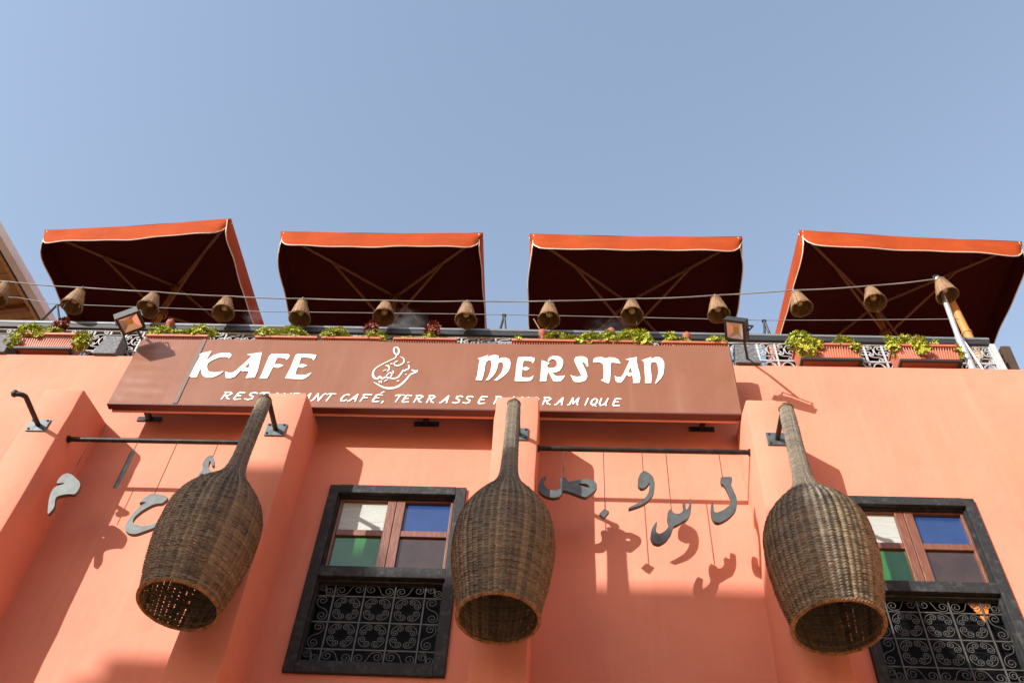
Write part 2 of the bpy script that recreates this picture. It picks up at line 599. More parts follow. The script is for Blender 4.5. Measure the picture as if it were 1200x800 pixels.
# ------------------------------------------------------------------ house across the street (behind the viewer) with an added shade screen
shade_outline = [(-3.07, 5.03), (-2.93, 5.03), (-2.93, 5.2), (-1.98, 5.2), (-1.98, 6.2), (-1.42, 6.2),
            (-1.42, 5.86), (1.85, 5.86), (1.85, 5.45), (2.3, 5.45)]
pts = [(sx - 10.08, sz + 6.03) for sx, sz in shade_outline]
opp = thing('opposite_building', 'low ochre house with an added tall shade screen across the square', 'building', (0, -11, 0))
MB().box(-14, -7, -5, 0, 0, 4.0).build('wall', M['opposite'], opp)
MB().prism([[(pts[0][0], 10.45)] + pts + [(pts[-1][0], 10.45)]], -.12, 0).build('added_shade_screen', M['fascia'], opp)  # unseen screen and posts, added to shade the facade but not the ground
for xx in (pts[0][0] + .1, -11.5, -9.6, pts[-1][0] - .1):
    MB().box(xx - .06, xx + .06, -.25, -.13, 4.001, 11.2).build('post', M['timber'], opp)
for xx in (-13.2, -11.0, -8.8):
    wdw = MB().box(xx, xx + .9, .002, .05, 1.4, 3.0).build('window', M['blackwood'], opp)
    MB().box(xx + .1, xx + .8, .051, .06, 1.5, 2.9).build('pane', M['darkglass'], wdw)

# unseen houses added behind the viewer, sized to block sky and let sun pass
for x0, x1, hh, lab in ((-62, -30.2, 14, 'long unseen ochre house added on the far side of the square, farthest left'), (-30, -8, 7.6, 'low unseen ochre house added on the far side of the square'),
                        (-7.8, 18, 14, 'tall unseen ochre house added on the far side of the square'), (18.2, 46, 13.5, 'unseen ochre house added on the far side of the square, farthest right')):
    hs = thing('added_far_house', lab, 'house', ((x0 + x1) / 2, -25, 0), 0, 'unseen houses added around the square')
    w = (x1 - x0) / 2
    MB().box(-w, w, -8, 0, 0, hh).build('wall', M['opposite'], hs)
    MB().box(-w - .1, w + .1, -8.1, .1, hh + .001, hh + .35).build('parapet', M['opposite'], hs)
    for k in range(int(2 * w / 5)):
        xx = -w + 2 + k * 5
        wdw = MB().box(xx, xx + 1.1, .002, .05, 4.6, 6.2).build('window', M['blackwood'], hs)
        MB().box(xx + .1, xx + 1.0, .051, .06, 4.7, 6.1).build('pane', M['darkglass'], wdw)

for x0, x1, y0, y1, hh, lab in ((11, 19, -17, -1.5, 12, 'unseen ochre house added to close the right side of the square'), (-24, -15, -8.5, -1, 11, 'unseen ochre house added to close the left side of the square')):  # side houses added for warm bounce and to hide low sky
    hs = thing('added_side_house', lab, 'house', ((x0 + x1) / 2, (y0 + y1) / 2, 0), 0, 'unseen houses added around the square')
    w, d = (x1 - x0) / 2, (y1 - y0) / 2
    MB().box(-w, w, -d, d, 0, hh).build('wall', M['opposite'], hs)
    MB().box(-w - .1, w + .1, -d - .1, d + .1, hh + .001, hh + .35).build('parapet', M['opposite'], hs)
    s = -1 if x0 > 0 else 1
    for k in range(int(2 * d / 4)):
        yy = -d + 1.5 + k * 4
        wdw = MB().box(min(s * w, s * (w + .05)), max(s * w, s * (w + .05)), yy, yy + 1.1, 4.6, 6.2).build('window', M['blackwood'], hs)
        MB().box(min(s * (w + .051), s * (w + .06)), max(s * (w + .051), s * (w + .06)), yy + .1, yy + 1.0, 4.7, 6.1).build('pane', M['darkglass'], wdw)

# ================================================================== THE SIGN
SX0, SX1, SZ0, SZ1, SY = -3.632, 1.342, 7.297, 8.118, -.275
sign = thing('cafe_sign', 'long brown vinyl sign board with white lettering and calligraphic emblem', 'sign', (0, 0, 0))
rnd = random.Random(4)
nx, nz = 170, 30
vs, fs = [], []
for j in range(nz + 1):
    for i in range(nx + 1):
        u, v = i / nx, j / nz
        x = SX0 + (SX1 - SX0) * u
        z = SZ0 + (SZ1 - SZ0) * v
        d = .0012 * math.sin(x * 5.3 + z * 9) * math.sin(z * 4.1 - x * 1.7)
        el = max(0, 1 - u / .115)
        d += .011 * el * (math.sin(26 * (v - u * 2.2) + 1.5) * .5 + .4 * math.sin(47 * v + 9 * u)) * (.35 + .65 * abs(2 * v - 1))
        tie = (x * 1.55 + .35) % 1.0 - .5
        fan = tie / (.12 + (1 - v) * .55)
        d += .0022 * math.exp(-fan * fan * 3) * math.sin(fan * 9 + int(x * 1.55 + 20) * 1.7) * max(0, v - .35)
        tp = max(0, (v - .9) / .1)
        d += .003 * tp * math.sin(x * 17 + 2 * math.sin(x * 3.1))
        cr = math.exp(-(((x - .55) * .9 + (z - 7.98) * 2.2) / .10) ** 2) * math.exp(-((z - 7.92) / .16) ** 2)
        d -= .0012 * cr
        edge = min(1, min(u, 1 - u) * 40, min(v, 1 - v) * 12)
        z2 = z + (.006 * math.sin(x * 2.1) + .004 * math.sin(x * 6.3)) * (1 if v == 1 else 0)
        vs.append((x, SY - .002 + d * edge, z2))
for j in range(nz):
    for i in range(nx):
        a = j * (nx + 1) + i
        fs.append((a, a + 1, a + nx + 2, a + nx + 1))
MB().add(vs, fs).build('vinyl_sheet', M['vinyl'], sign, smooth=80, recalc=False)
MB().box(SX0 + .004, SX1 - .004, SY + .012, SY + .05, SZ0 + .006, SZ1 - .006).build('board', M['vinyl_dark'], sign)
MB().box(SX0 - .003, SX1 + .003, SY - .004, SY + .055, SZ0 - .014, SZ0 - .001).build('bottom_hem', M['vinyl_dark'], sign)
MB().box(SX1 + .001, SX1 + .006, SY - .003, SY + .052, SZ0, SZ1 - .01).build('side_hem', M['vinyl_dark'], sign)
MB().box(SX0 + .02, SX1 - .02, SY + .062, SY + .082, SZ0 - .018, SZ0 + .002).build('back_rail', M['salmonbar'], sign)
for x in (-3.40, -1.12, 1.075):
    MB().box(x - .02, x + .02, SY + .052, -.012, 7.385, 7.425).build('bracket', M['steel'], sign, bevel=.003)
    MB().box(x - .10, x + .10, -.012, .001, 7.38, 7.43).build('bracket_plate', M['steel'], sign, bevel=.003)
MB().box(-3.104, -3.072, SY - .009, SY - .003, SZ0 + .004, SZ1 - .006).build('strap', M['strap'], sign)

GLYPHS = [
    [[(-3.0808, 7.6301), (-3.0719, 7.6625), (-3.0697, 7.7095), (-3.0675, 7.812), (-3.0634, 7.894), (-3.0872, 7.9085), (-3.0566, 7.9281), (-3.0138, 7.9479), (-2.9845, 7.9562), (-2.988, 7.9183), (-2.993, 7.8694), (-2.9991, 7.8247), (-2.9852, 7.851), (-2.955, 7.8965), (-2.9191, 7.9236), (-2.8692, 7.936), (-2.8247, 7.9333), (-2.8027, 7.9149), (-2.7992, 7.885), (-2.8109, 7.8661), (-2.827, 7.8806), (-2.8641, 7.8835), (-2.8994, 7.8715), (-2.9351, 7.8447), (-2.9599, 7.8145), (-2.9702, 7.7921), (-2.9642, 7.7556), (-2.9466, 7.7124), (-2.9256, 7.6897), (-2.8875, 7.6812), (-2.8461, 7.6858), (-2.8078, 7.7011), (-2.8259, 7.6647), (-2.859, 7.6318), (-2.883, 7.617), (-2.9299, 7.6159), (-2.9586, 7.633), (-2.9834, 7.6682), (-3.0021, 7.7147), (-3.0101, 7.7254), (-3.0113, 7.6819), (-3.0094, 7.6211), (-3.0482, 7.6166)]],
    [[(-2.7949, 7.6978), (-2.764, 7.6805), (-2.7273, 7.685), (-2.7069, 7.7143), (-2.6827, 7.7658), (-2.6555, 7.8251), (-2.6303, 7.8851), (-2.6361, 7.9074), (-2.6751, 7.9178), (-2.6116, 7.9342), (-2.5525, 7.9491), (-2.5383, 7.8167), (-2.5273, 7.7077), (-2.5321, 7.6253), (-2.6032, 7.6186), (-2.5984, 7.6629), (-2.5993, 7.7024), (-2.6332, 7.7052), (-2.6478, 7.6977), (-2.6691, 7.7152), (-2.6821, 7.6753), (-2.6986, 7.632), (-2.7265, 7.6136), (-2.7673, 7.6162)], [(-2.6216, 7.8148), (-2.6106, 7.7456), (-2.6386, 7.7522), (-2.6522, 7.741)]],
    [[(-2.4901, 7.6263), (-2.4841, 7.6585), (-2.4812, 7.818), (-2.4774, 7.8997), (-2.4658, 7.9315), (-2.3938, 7.9331), (-2.3206, 7.9295), (-2.3049, 7.9074), (-2.3125, 7.8736), (-2.3197, 7.8527), (-2.3372, 7.8768), (-2.382, 7.8832), (-2.4059, 7.8827), (-2.4081, 7.8418), (-2.4094, 7.7977), (-2.3943, 7.7943), (-2.3723, 7.8022), (-2.3301, 7.7848), (-2.3534, 7.7624), (-2.3655, 7.7534), (-2.3847, 7.7544), (-2.411, 7.7647), (-2.4167, 7.7103), (-2.4215, 7.6528), (-2.4288, 7.6157), (-2.4824, 7.6144)]],
    [[(-2.2793, 7.6278), (-2.2766, 7.6562), (-2.2651, 7.75), (-2.2615, 7.86), (-2.2589, 7.9234), (-2.2447, 7.9349), (-2.1533, 7.9355), (-2.0866, 7.9272), (-2.0844, 7.8937), (-2.0931, 7.8549), (-2.1131, 7.8819), (-2.1628, 7.8904), (-2.2058, 7.8894), (-2.2059, 7.8464), (-2.2048, 7.7987), (-2.1907, 7.799), (-2.1733, 7.8067), (-2.1312, 7.788), (-2.156, 7.7706), (-2.1674, 7.758), (-2.1874, 7.7626), (-2.2055, 7.7695), (-2.2084, 7.7296), (-2.2082, 7.6757), (-2.1902, 7.669), (-2.1524, 7.6677), (-2.1155, 7.6707), (-2.0959, 7.6891), (-2.079, 7.6981), (-2.0899, 7.6607), (-2.1078, 7.6354), (-2.1316, 7.6157), (-2.1877, 7.6158), (-2.273, 7.6208)]],
    [[(-0.7299, 7.64), (-0.7206, 7.6966), (-0.7197, 7.8039), (-0.716, 7.8767), (-0.7151, 7.8951), (-0.7327, 7.9094), (-0.692, 7.9325), (-0.6512, 7.9557), (-0.6517, 7.9297), (-0.6271, 7.9488), (-0.5947, 7.9592), (-0.5658, 7.9502), (-0.5607, 7.906), (-0.536, 7.9249), (-0.5031, 7.9257), (-0.4739, 7.9079), (-0.4597, 7.8607), (-0.4613, 7.8026), (-0.4744, 7.745), (-0.4996, 7.7018), (-0.5338, 7.6587), (-0.5598, 7.6336), (-0.5806, 7.6366), (-0.5535, 7.6793), (-0.5289, 7.7295), (-0.5165, 7.7941), (-0.5167, 7.8375), (-0.5252, 7.8628), (-0.5464, 7.8645), (-0.5598, 7.8547), (-0.5634, 7.8003), (-0.5755, 7.7355), (-0.5953, 7.6854), (-0.6202, 7.6461), (-0.6489, 7.6315), (-0.6316, 7.6775), (-0.618, 7.7487), (-0.6137, 7.8208), (-0.6174, 7.8753), (-0.6278, 7.8912), (-0.6462, 7.8856), (-0.6631, 7.8596), (-0.6667, 7.8123), (-0.6666, 7.7476), (-0.6729, 7.6765), (-0.6789, 7.6342), (-0.7044, 7.6371)]],
    [[(-0.4159, 7.637), (-0.4107, 7.718), (-0.4106, 7.811), (-0.4051, 7.8911), (-0.3999, 7.9317), (-0.3531, 7.9365), (-0.2968, 7.9377), (-0.2659, 7.9274), (-0.2648, 7.8943), (-0.2761, 7.8576), (-0.2876, 7.8792), (-0.3137, 7.8896), (-0.3535, 7.8887), (-0.3584, 7.8412), (-0.3564, 7.7943), (-0.3474, 7.8017), (-0.3317, 7.8128), (-0.2998, 7.792), (-0.3185, 7.7736), (-0.332, 7.764), (-0.351, 7.7764), (-0.3604, 7.7798), (-0.3624, 7.7192), (-0.363, 7.6803), (-0.333, 7.6775), (-0.2964, 7.6784), (-0.2785, 7.6894), (-0.2654, 7.7073), (-0.273, 7.6649), (-0.2881, 7.6401), (-0.3403, 7.6319), (-0.4043, 7.6338)]],
    [[(-0.2127, 7.6349), (-0.2084, 7.7228), (-0.2069, 7.8302), (-0.2042, 7.8994), (-0.1876, 7.8888), (-0.164, 7.8784), (-0.138, 7.8622), (-0.1562, 7.8444), (-0.1602, 7.8168), (-0.1435, 7.7992), (-0.1204, 7.7997), (-0.0929, 7.8112), (-0.0795, 7.8403), (-0.0801, 7.8803), (-0.0922, 7.9056), (-0.1181, 7.916), (-0.1388, 7.9009), (-0.1477, 7.8787), (-0.1551, 7.8968), (-0.1465, 7.9301), (-0.1188, 7.9528), (-0.0861, 7.9573), (-0.0531, 7.9432), (-0.0316, 7.907), (-0.0287, 7.8633), (-0.0374, 7.8124), (-0.0553, 7.769), (-0.0826, 7.7506), (-0.1124, 7.7428), (-0.0957, 7.7078), (-0.0726, 7.6978), (-0.0406, 7.702), (-0.011, 7.7133), (-0.0265, 7.6708), (-0.0444, 7.6424), (-0.0716, 7.6334), (-0.1035, 7.6375), (-0.1179, 7.6756), (-0.135, 7.7245), (-0.1495, 7.7561), (-0.1555, 7.717), (-0.1626, 7.6361)]],
    [[(0.0302, 7.7213), (0.0508, 7.7042), (0.0874, 7.698), (0.1216, 7.7059), (0.1057, 7.7586), (0.0874, 7.8153), (0.0688, 7.8728), (0.0617, 7.9091), (0.0733, 7.9461), (0.106, 7.9557), (0.1388, 7.9549), (0.1667, 7.9335), (0.1733, 7.8824), (0.1751, 7.8246), (0.1636, 7.8315), (0.1523, 7.8674), (0.1245, 7.8886), (0.1268, 7.8668), (0.1428, 7.8166), (0.1608, 7.7527), (0.1673, 7.7034), (0.1556, 7.6612), (0.1328, 7.6397), (0.101, 7.632), (0.0693, 7.6347), (0.051, 7.6587), (0.0417, 7.6934)]],
    [[(0.215, 7.8797), (0.2202, 7.9237), (0.2391, 7.9439), (0.2859, 7.9509), (0.3182, 7.9332), (0.3465, 7.9486), (0.3883, 7.9458), (0.4203, 7.9245), (0.4393, 7.8704), (0.4141, 7.877), (0.3773, 7.8835), (0.3586, 7.8758), (0.3568, 7.8072), (0.3523, 7.7219), (0.3462, 7.6587), (0.3362, 7.6204), (0.3116, 7.6336), (0.2737, 7.6605), (0.2944, 7.6749), (0.2997, 7.756), (0.2986, 7.8418), (0.2913, 7.8706), (0.2661, 7.8831), (0.2382, 7.8825)]],
    [[(0.3863, 7.7157), (0.4086, 7.6986), (0.436, 7.7028), (0.4529, 7.7313), (0.4758, 7.7957), (0.5019, 7.8754), (0.5148, 7.9084), (0.5036, 7.9191), (0.476, 7.9243), (0.5184, 7.9414), (0.5749, 7.9574), (0.5719, 7.8915), (0.5777, 7.8195), (0.5881, 7.7486), (0.5899, 7.6924), (0.5827, 7.6367), (0.5306, 7.632), (0.5326, 7.6771), (0.5298, 7.7191), (0.5186, 7.7223), (0.5045, 7.7114), (0.4868, 7.7251), (0.4776, 7.7213), (0.4625, 7.6824), (0.4336, 7.6331), (0.4066, 7.6359), (0.3915, 7.6598)], [(0.5163, 7.8325), (0.5313, 7.7544), (0.5065, 7.7609), (0.4948, 7.7535)]],
    [[(0.6125, 7.9179), (0.653, 7.9408), (0.6912, 7.96), (0.6921, 7.9344), (0.7237, 7.9593), (0.7562, 7.96), (0.7825, 7.9364), (0.7932, 7.8893), (0.7884, 7.8173), (0.7768, 7.746), (0.7527, 7.6893), (0.7082, 7.6273), (0.7067, 7.6397), (0.7237, 7.6956), (0.7394, 7.7663), (0.7398, 7.8448), (0.7332, 7.888), (0.7132, 7.9006), (0.6871, 7.8869), (0.6796, 7.8362), (0.6801, 7.7649), (0.6806, 7.6946), (0.6727, 7.6354), (0.6253, 7.6342), (0.6292, 7.7074), (0.6294, 7.7993), (0.6307, 7.8856), (0.6279, 7.9037)]],
]
LOGO = [
    [(-1.4479, 8.0376, 0.0074), (-1.4243, 8.0424, 0.0105), (-1.4027, 8.0045, 0.0126), (-1.4021, 7.9622, 0.0116), (-1.4124, 7.9409, 0.0095), (-1.4354, 7.9699, 0.0116), (-1.4457, 8.0035, 0.0116), (-1.4479, 8.0376, 0.0074)],
    [(-1.4124, 7.9409, 0.0074), (-1.4204, 7.9031, 0.0084), (-1.4628, 7.8647, 0.0084), (-1.5236, 7.8097, 0.0095), (-1.5634, 7.7598, 0.0105), (-1.5727, 7.7030, 0.0148), (-1.5565, 7.6514, 0.0190), (-1.5254, 7.6363, 0.0179), (-1.5115, 7.6645, 0.0126), (-1.4870, 7.6412, 0.0158), (-1.4581, 7.6578, 0.0105), (-1.4359, 7.6487, 0.0116), (-1.3934, 7.6434, 0.0137), (-1.3639, 7.6560, 0.0137), (-1.3440, 7.7004, 0.0126), (-1.3297, 7.7491, 0.0105), (-1.3176, 7.7372, 0.0105), (-1.3072, 7.7577, 0.0105), (-1.2941, 7.7580, 0.0105), (-1.2879, 7.7906, 0.0105), (-1.2964, 7.8150, 0.0074)],
    [(-1.5470, 7.5923, 0.0042), (-1.5058, 7.5620, 0.0105), (-1.4597, 7.5319, 0.0169), (-1.4117, 7.5215, 0.0211), (-1.3620, 7.5343, 0.0211), (-1.3212, 7.5742, 0.0179), (-1.2884, 7.6380, 0.0148), (-1.2687, 7.6862, 0.0137), (-1.2458, 7.7107, 0.0158), (-1.2165, 7.7275, 0.0137)],
    [(-1.2620, 7.7547, 0.0074), (-1.2390, 7.7391, 0.0137), (-1.2133, 7.7437, 0.0116)],
    [(-1.4622, 7.6497, 0.0074), (-1.4485, 7.6979, 0.0084), (-1.4299, 7.7144, 0.0084), (-1.4160, 7.6907, 0.0084), (-1.4217, 7.6586, 0.0074)],
    [(-1.4827, 7.8025, 0.0074), (-1.4577, 7.7949, 0.0137), (-1.4490, 7.7544, 0.0105), (-1.4606, 7.7258, 0.0074)],
    [(-1.4182, 7.8327, 0.0074), (-1.4067, 7.8083, 0.0105), (-1.3795, 7.8032, 0.0126), (-1.3509, 7.8260, 0.0126), (-1.3390, 7.8551, 0.0116), (-1.3500, 7.8963, 0.0074), (-1.3801, 7.9207, 0.0026)],
    [(-1.4121, 7.8452, 0.0084), (-1.3956, 7.8604, 0.0074)],
    [(-1.4435, 7.8239, 0.0095), (-1.4329, 7.8241, 0.0095)],
    [(-1.3053, 7.6933, 0.0095), (-1.2959, 7.6935, 0.0095)],
    [(-1.3597, 7.6086, 0.0105), (-1.3491, 7.6144, 0.0105)],
    [(-1.3055, 7.8435, 0.0095), (-1.2953, 7.8462, 0.0095)],
    [(-1.4130, 7.7350, 0.0074), (-1.4031, 7.7030, 0.0074)],
    [(-1.5074, 7.6051, 0.0084), (-1.4981, 7.5857, 0.0063)],
    [(-1.4914, 7.6094, 0.0084), (-1.4830, 7.5821, 0.0063)],
    [(-1.4627, 7.6022, 0.0074), (-1.4424, 7.6224, 0.0084)],
    [(-1.4926, 7.7291, 0.0053), (-1.4715, 7.7458, 0.0063)],
]
RAIL_LETTERS = {
    'sad': [[(-0.1319, 6.539), (-0.1519, 6.4914), (-0.1508, 6.4519), (-0.129, 6.417), (-0.0945, 6.3968), (-0.058, 6.3979), (-0.0296, 6.4199), (-0.0301, 6.459), (-0.0386, 6.5019), (-0.0231, 6.524), (0.0034, 6.5248), (0.0196, 6.4784), (0.0616, 6.4904), (0.1143, 6.5063), (0.1775, 6.5117), (0.214, 6.4876), (0.2265, 6.4487), (0.2129, 6.4094), (0.1813, 6.3733), (0.1448, 6.3374), (0.1138, 6.3469), (0.062, 6.3733), (0.0098, 6.3964), (-0.0163, 6.3991), (-0.0211, 6.3674), (-0.0414, 6.3354), (-0.0931, 6.3269), (-0.1454, 6.3462), (-0.1803, 6.3837), (-0.1921, 6.4258), (-0.1805, 6.4762), (-0.1606, 6.5201)], [(0.0827, 6.4659), (0.1508, 6.4679), (0.1767, 6.4366), (0.161, 6.4276), (0.1245, 6.4422)]],
    'dot': [[(0.2717, 6.2384), (0.3018, 6.2156), (0.265, 6.1576), (0.2353, 6.1934)]],
    'waw': [[(0.5582, 6.6073), (0.5911, 6.5874), (0.6226, 6.5467), (0.6296, 6.4752), (0.6173, 6.3942), (0.5844, 6.3337), (0.5381, 6.2881), (0.4784, 6.2571), (0.4377, 6.2414), (0.4346, 6.2529), (0.487, 6.2866), (0.5401, 6.3274), (0.5761, 6.383), (0.5912, 6.4537), (0.5922, 6.4996), (0.5808, 6.4687), (0.5532, 6.4375), (0.527, 6.4337), (0.5083, 6.4615), (0.5112, 6.5229), (0.5302, 6.5752)]],
    'sin': [[(0.7189, 6.2538), (0.7435, 6.208), (0.7854, 6.2093), (0.8093, 6.2472), (0.8062, 6.2939), (0.8289, 6.3135), (0.8226, 6.2382), (0.846, 6.2669), (0.8604, 6.3524), (0.8709, 6.3432), (0.8617, 6.2394), (0.8302, 6.1647), (0.7864, 6.136), (0.7497, 6.1077), (0.7284, 6.0981), (0.71, 6.0349), (0.6716, 5.972), (0.6218, 5.9355), (0.5822, 5.9517), (0.5689, 6.0039), (0.582, 6.0666), (0.6134, 6.1307), (0.6244, 6.1311), (0.6084, 6.0495), (0.6273, 6.0234), (0.6702, 6.0514), (0.7008, 6.0972), (0.6914, 6.1605), (0.6981, 6.2159)]],
    'lam': [[(1.0921, 6.5561), (1.1195, 6.561), (1.1733, 6.5626), (1.1729, 6.5338), (1.1581, 6.4845), (1.1695, 6.4324), (1.1823, 6.3692), (1.1804, 6.3064), (1.1621, 6.2517), (1.1211, 6.197), (1.0766, 6.1578), (1.0312, 6.1339), (1.0043, 6.148), (0.9919, 6.193), (0.9924, 6.2543), (1.0001, 6.301), (1.0147, 6.3288), (1.0168, 6.2937), (1.0131, 6.2318), (1.0325, 6.2248), (1.0817, 6.2531), (1.1271, 6.297), (1.1434, 6.3366), (1.1334, 6.3994), (1.1132, 6.4791), (1.0887, 6.4987)]],
    'he': [[(-3.5891, 6.4625), (-3.5453, 6.4426), (-3.4498, 6.3615), (-3.4514, 6.2589), (-3.5032, 6.2624), (-3.5527, 6.2508), (-3.5864, 6.2296), (-3.5526, 6.1308), (-3.5711, 6.0665), (-3.5877, 6.1002), (-3.6281, 6.2183), (-3.6387, 6.289), (-3.6288, 6.3304), (-3.5737, 6.3579), (-3.5818, 6.3681), (-3.6357, 6.3561), (-3.6361, 6.4136), (-3.62, 6.451)]],
    'ha': [[(-2.9196, 6.2799), (-2.8988, 6.2866), (-2.7747, 6.26), (-2.8031, 6.1932), (-2.8484, 6.1918), (-2.8855, 6.167), (-2.9254, 6.1245), (-2.9564, 6.071), (-2.96, 6.0305), (-2.9366, 6.0026), (-2.8864, 5.9871), (-2.8342, 5.991), (-2.7829, 6.0245), (-2.7639, 6.048), (-2.7526, 6.014), (-2.7923, 5.973), (-2.8444, 5.9431), (-2.8961, 5.9135), (-2.9419, 5.9176), (-2.9801, 5.9445), (-2.9943, 5.9837), (-2.9912, 6.0296), (-2.9801, 6.0994), (-2.9508, 6.1709), (-2.9157, 6.2017), (-2.9532, 6.2042), (-2.9705, 6.1882), (-2.9578, 6.2304)]],
    'hook': [[(-2.5981, 6.6754), (-2.5734, 6.6563), (-2.5425, 6.5661), (-2.5613, 6.5656), (-2.5943, 6.6295), (-2.5857, 6.552), (-2.5298, 6.4898), (-2.5421, 6.4516), (-2.5866, 6.4755), (-2.6183, 6.4873), (-2.6235, 6.4117), (-2.627, 6.362), (-2.6453, 6.3614), (-2.642, 6.4111), (-2.6295, 6.4933), (-2.6156, 6.5255), (-2.6394, 6.5892), (-2.6284, 6.6482)]],
}
for lp in GLYPHS:
    MB().prism(lp, SY - .0075, SY - .0045).build('letter', M['paint_white'], sign)
emb = MB()
for i, st in enumerate(LOGO):
    # round the strokes with a simple Catmull-Rom
    sm = []
    for k in range(len(st) - 1):
        p0, p1, p2, p3 = st[max(k - 1, 0)], st[k], st[k + 1], st[min(k + 2, len(st) - 1)]
        for q in range(5):
            t = q / 5
            sm.append(tuple(.5 * (2 * p1[c] + (p2[c] - p0[c]) * t + (2 * p0[c] - 5 * p1[c] + 4 * p2[c] - p3[c]) * t * t
                                  + (3 * p1[c] - p0[c] - 3 * p2[c] + p3[c]) * t ** 3) for c in range(3)))
    sm.append(st[-1])
    emb.ribbon(sm, SY - .0062 - .0003 * i, SY - .0045)
emb.build('emblem', M['paint_white'], sign)
STROKES = {
    'R': [[(.1, 0), (.1, 1)], [(-.1, .98), (.5, 1), (.82, .82), (.6, .56), (.1, .5)], [(.4, .52), (.65, .15), (1, .02)]],
    'E': [[(.85, .95), (.3, 1), (.15, .9), (.1, .1), (.25, 0), (.9, .06)], [(.12, .52), (.65, .54)]],
    'S': [[(.9, .88), (.6, 1), (.2, .9), (.2, .66), (.7, .42), (.75, .14), (.4, 0), (0, .1)]],
    'T': [[(-.1, .9), (.1, .98), (1.05, 1)], [(.5, .98), (.4, 0)]],
    'A': [[(-.1, .02), (.1, .06), (.62, 1)], [(.62, 1), (.85, 0)], [(.25, .36), (.8, .36)]],
    'U': [[(.1, 1), (.08, .3), (.3, .02), (.6, .1), (.85, .5)], [(.9, 1), (.82, .2), (1, .02)]],
    'N': [[(-.05, 0), (.1, .1), (.2, 1)], [(.2, 1), (.7, 0)], [(.7, 0), (.82, .9), (1, 1)]],
    'C': [[(.95, .85), (.65, 1), (.2, .8), (.05, .4), (.25, .04), (.65, .02), (.95, .2)]],
    'F': [[(.1, 0), (.2, 1)], [(-.05, .93), (.2, 1), (1, .98)], [(.15, .5), (.7, .53)]],
    ',': [[(.4, .1), (.2, -.18)]],
    'P': [[(.1, 0), (.1, 1)], [(-.1, .98), (.5, 1), (.85, .8), (.6, .5), (.1, .45)]],
    'O': [[(.5, 1), (.1, .7), (.1, .25), (.5, 0), (.9, .3), (.9, .75), (.5, 1)]],
    'M': [[(-.05, 0), (.1, .1), (.2, 1)], [(.2, 1), (.45, .15)], [(.45, .15), (.8, 1)], [(.8, 1), (.85, .1), (1, .02)]],
    'I': [[(.5, 0), (.6, 1)]],
    'Q': [[(.5, 1), (.1, .7), (.1, .25), (.5, 0), (.9, .3), (.9, .75), (.5, 1)], [(.5, .2), (1.05, -.12)]],
}
SMALL = [('R', -2.739, .082), ('E', -2.643, .082), ('S', -2.547, .089), ('T', -2.451, .068), ('A', -2.36, .075), ('U', -2.27, .075),
         ('R', -2.18, .075), ('A', -2.09, .07), ('N', -2.007, .088), ('T', -1.912, .068), ('C', -1.785, .06), ('A', -1.714, .075),
         ('F', -1.626, .075), ('E', -1.531, .075), (',', -1.45, .03), ('T', -1.362, .067), ('E', -1.294, .072), ('R', -1.2, .074),
         ('R', -1.099, .067), ('A', -.985, .067), ('S', -.891, .074), ('S', -.81, .075), ('E', -.696, .075), ('P', -.569, .067),
         ('A', -.47, .07), ('N', -.38, .075), ('O', -.285, .065), ('R', -.189, .073), ('A', -.083, .066), ('M', .017, .086),
         ('I', .136, .026), ('Q', .182, .058), ('U', .248, .073), ('E', .354, .073)]
for k, (ch, x, w) in enumerate(SMALL):
    mb = MB()
    for i, st in enumerate(STROKES[ch]):
        mb.ribbon([(x + px * w * .86 + pz * .022, 7.360 + pz * .084, .0145 if 0 < j < len(st) - 1 else .011) for j, (px, pz) in enumerate(st)],
                  SY - .0062 - .0003 * i, SY - .0045)
    if k == 13:
        mb.ribbon([(x + .062, 7.462, .008), (x + .082, 7.478, .012)], SY - .0075, SY - .0045)
    mb.build('letter', M['paint_white'], sign)

# ================================================================== BRACKETS, LANTERNS
BZ, TIPY = 6.82, -.80


def bracket(x, label, hook):
    b = thing('wall_bracket', label, 'bracket', (x, -.472, BZ), 0, 'steel lantern brackets on the pilasters')
    MB().box(-.075, .075, -.010, 0, -.062, .062).build('plate', M['plate'], b, bevel=.003)
    for sx in (-1, 1):
        for sz in (-1, 1):
            o = MB().lathe([(0, .009), (.007, .009), (.009, .006)], 6, cap1=True).build('bolt', M['steel'], b)
            o.rotation_euler = (R(90), 0, 0)
            o.location = (sx * .055, -.010, sz * .044)
    L = -TIPY - .472
    path = [(0, -.006, 0), (0, -.1, 0), (0, -L + .05, 0)]
    for k in range(1, 6):
        a = k / 5 * math.pi / 2
        path.append((-hook * (1 - math.cos(a)) * .05, -L + .05 - math.sin(a) * .035, 0))
    path.append((-hook * .075, -L + .012, -.004))
    MB().tube(path, .019, 12).build('arm', M['steel'], b, smooth=50)
    MB().lathe([(-.026, .001), (-.02, .018), (.002, .028), (.024, .020), (.032, .001)], 12, path[-1][0], path[-1][1]).build('end_cap', M['floodbody'], b, smooth=60)
    return b


bracket(-3.925, 'empty steel bracket with no lantern on the pilaster left of the hanging letters', 1)
bracket(-2.13, 'steel bracket holding the lantern left of the first window', .25)
bracket(-.345, 'steel bracket holding the middle wicker lantern', .25)
bracket(1.510, 'steel bracket holding the wicker lantern beside the right window', -.1)

LPROF = [(0, .044), (-.10, .050), (-.30, .052), (-.50, .055), (-.62, .059), (-.69, .066), (-.745, .080), (-.795, .104), (-.85, .144), (-.91, .191), (-.975, .238),
         (-1.05, .280), (-1.14, .307), (-1.24, .314), (-1.34, .312), (-1.45, .299), (-1.57, .281), (-1.69, .257), (-1.79, .240)]


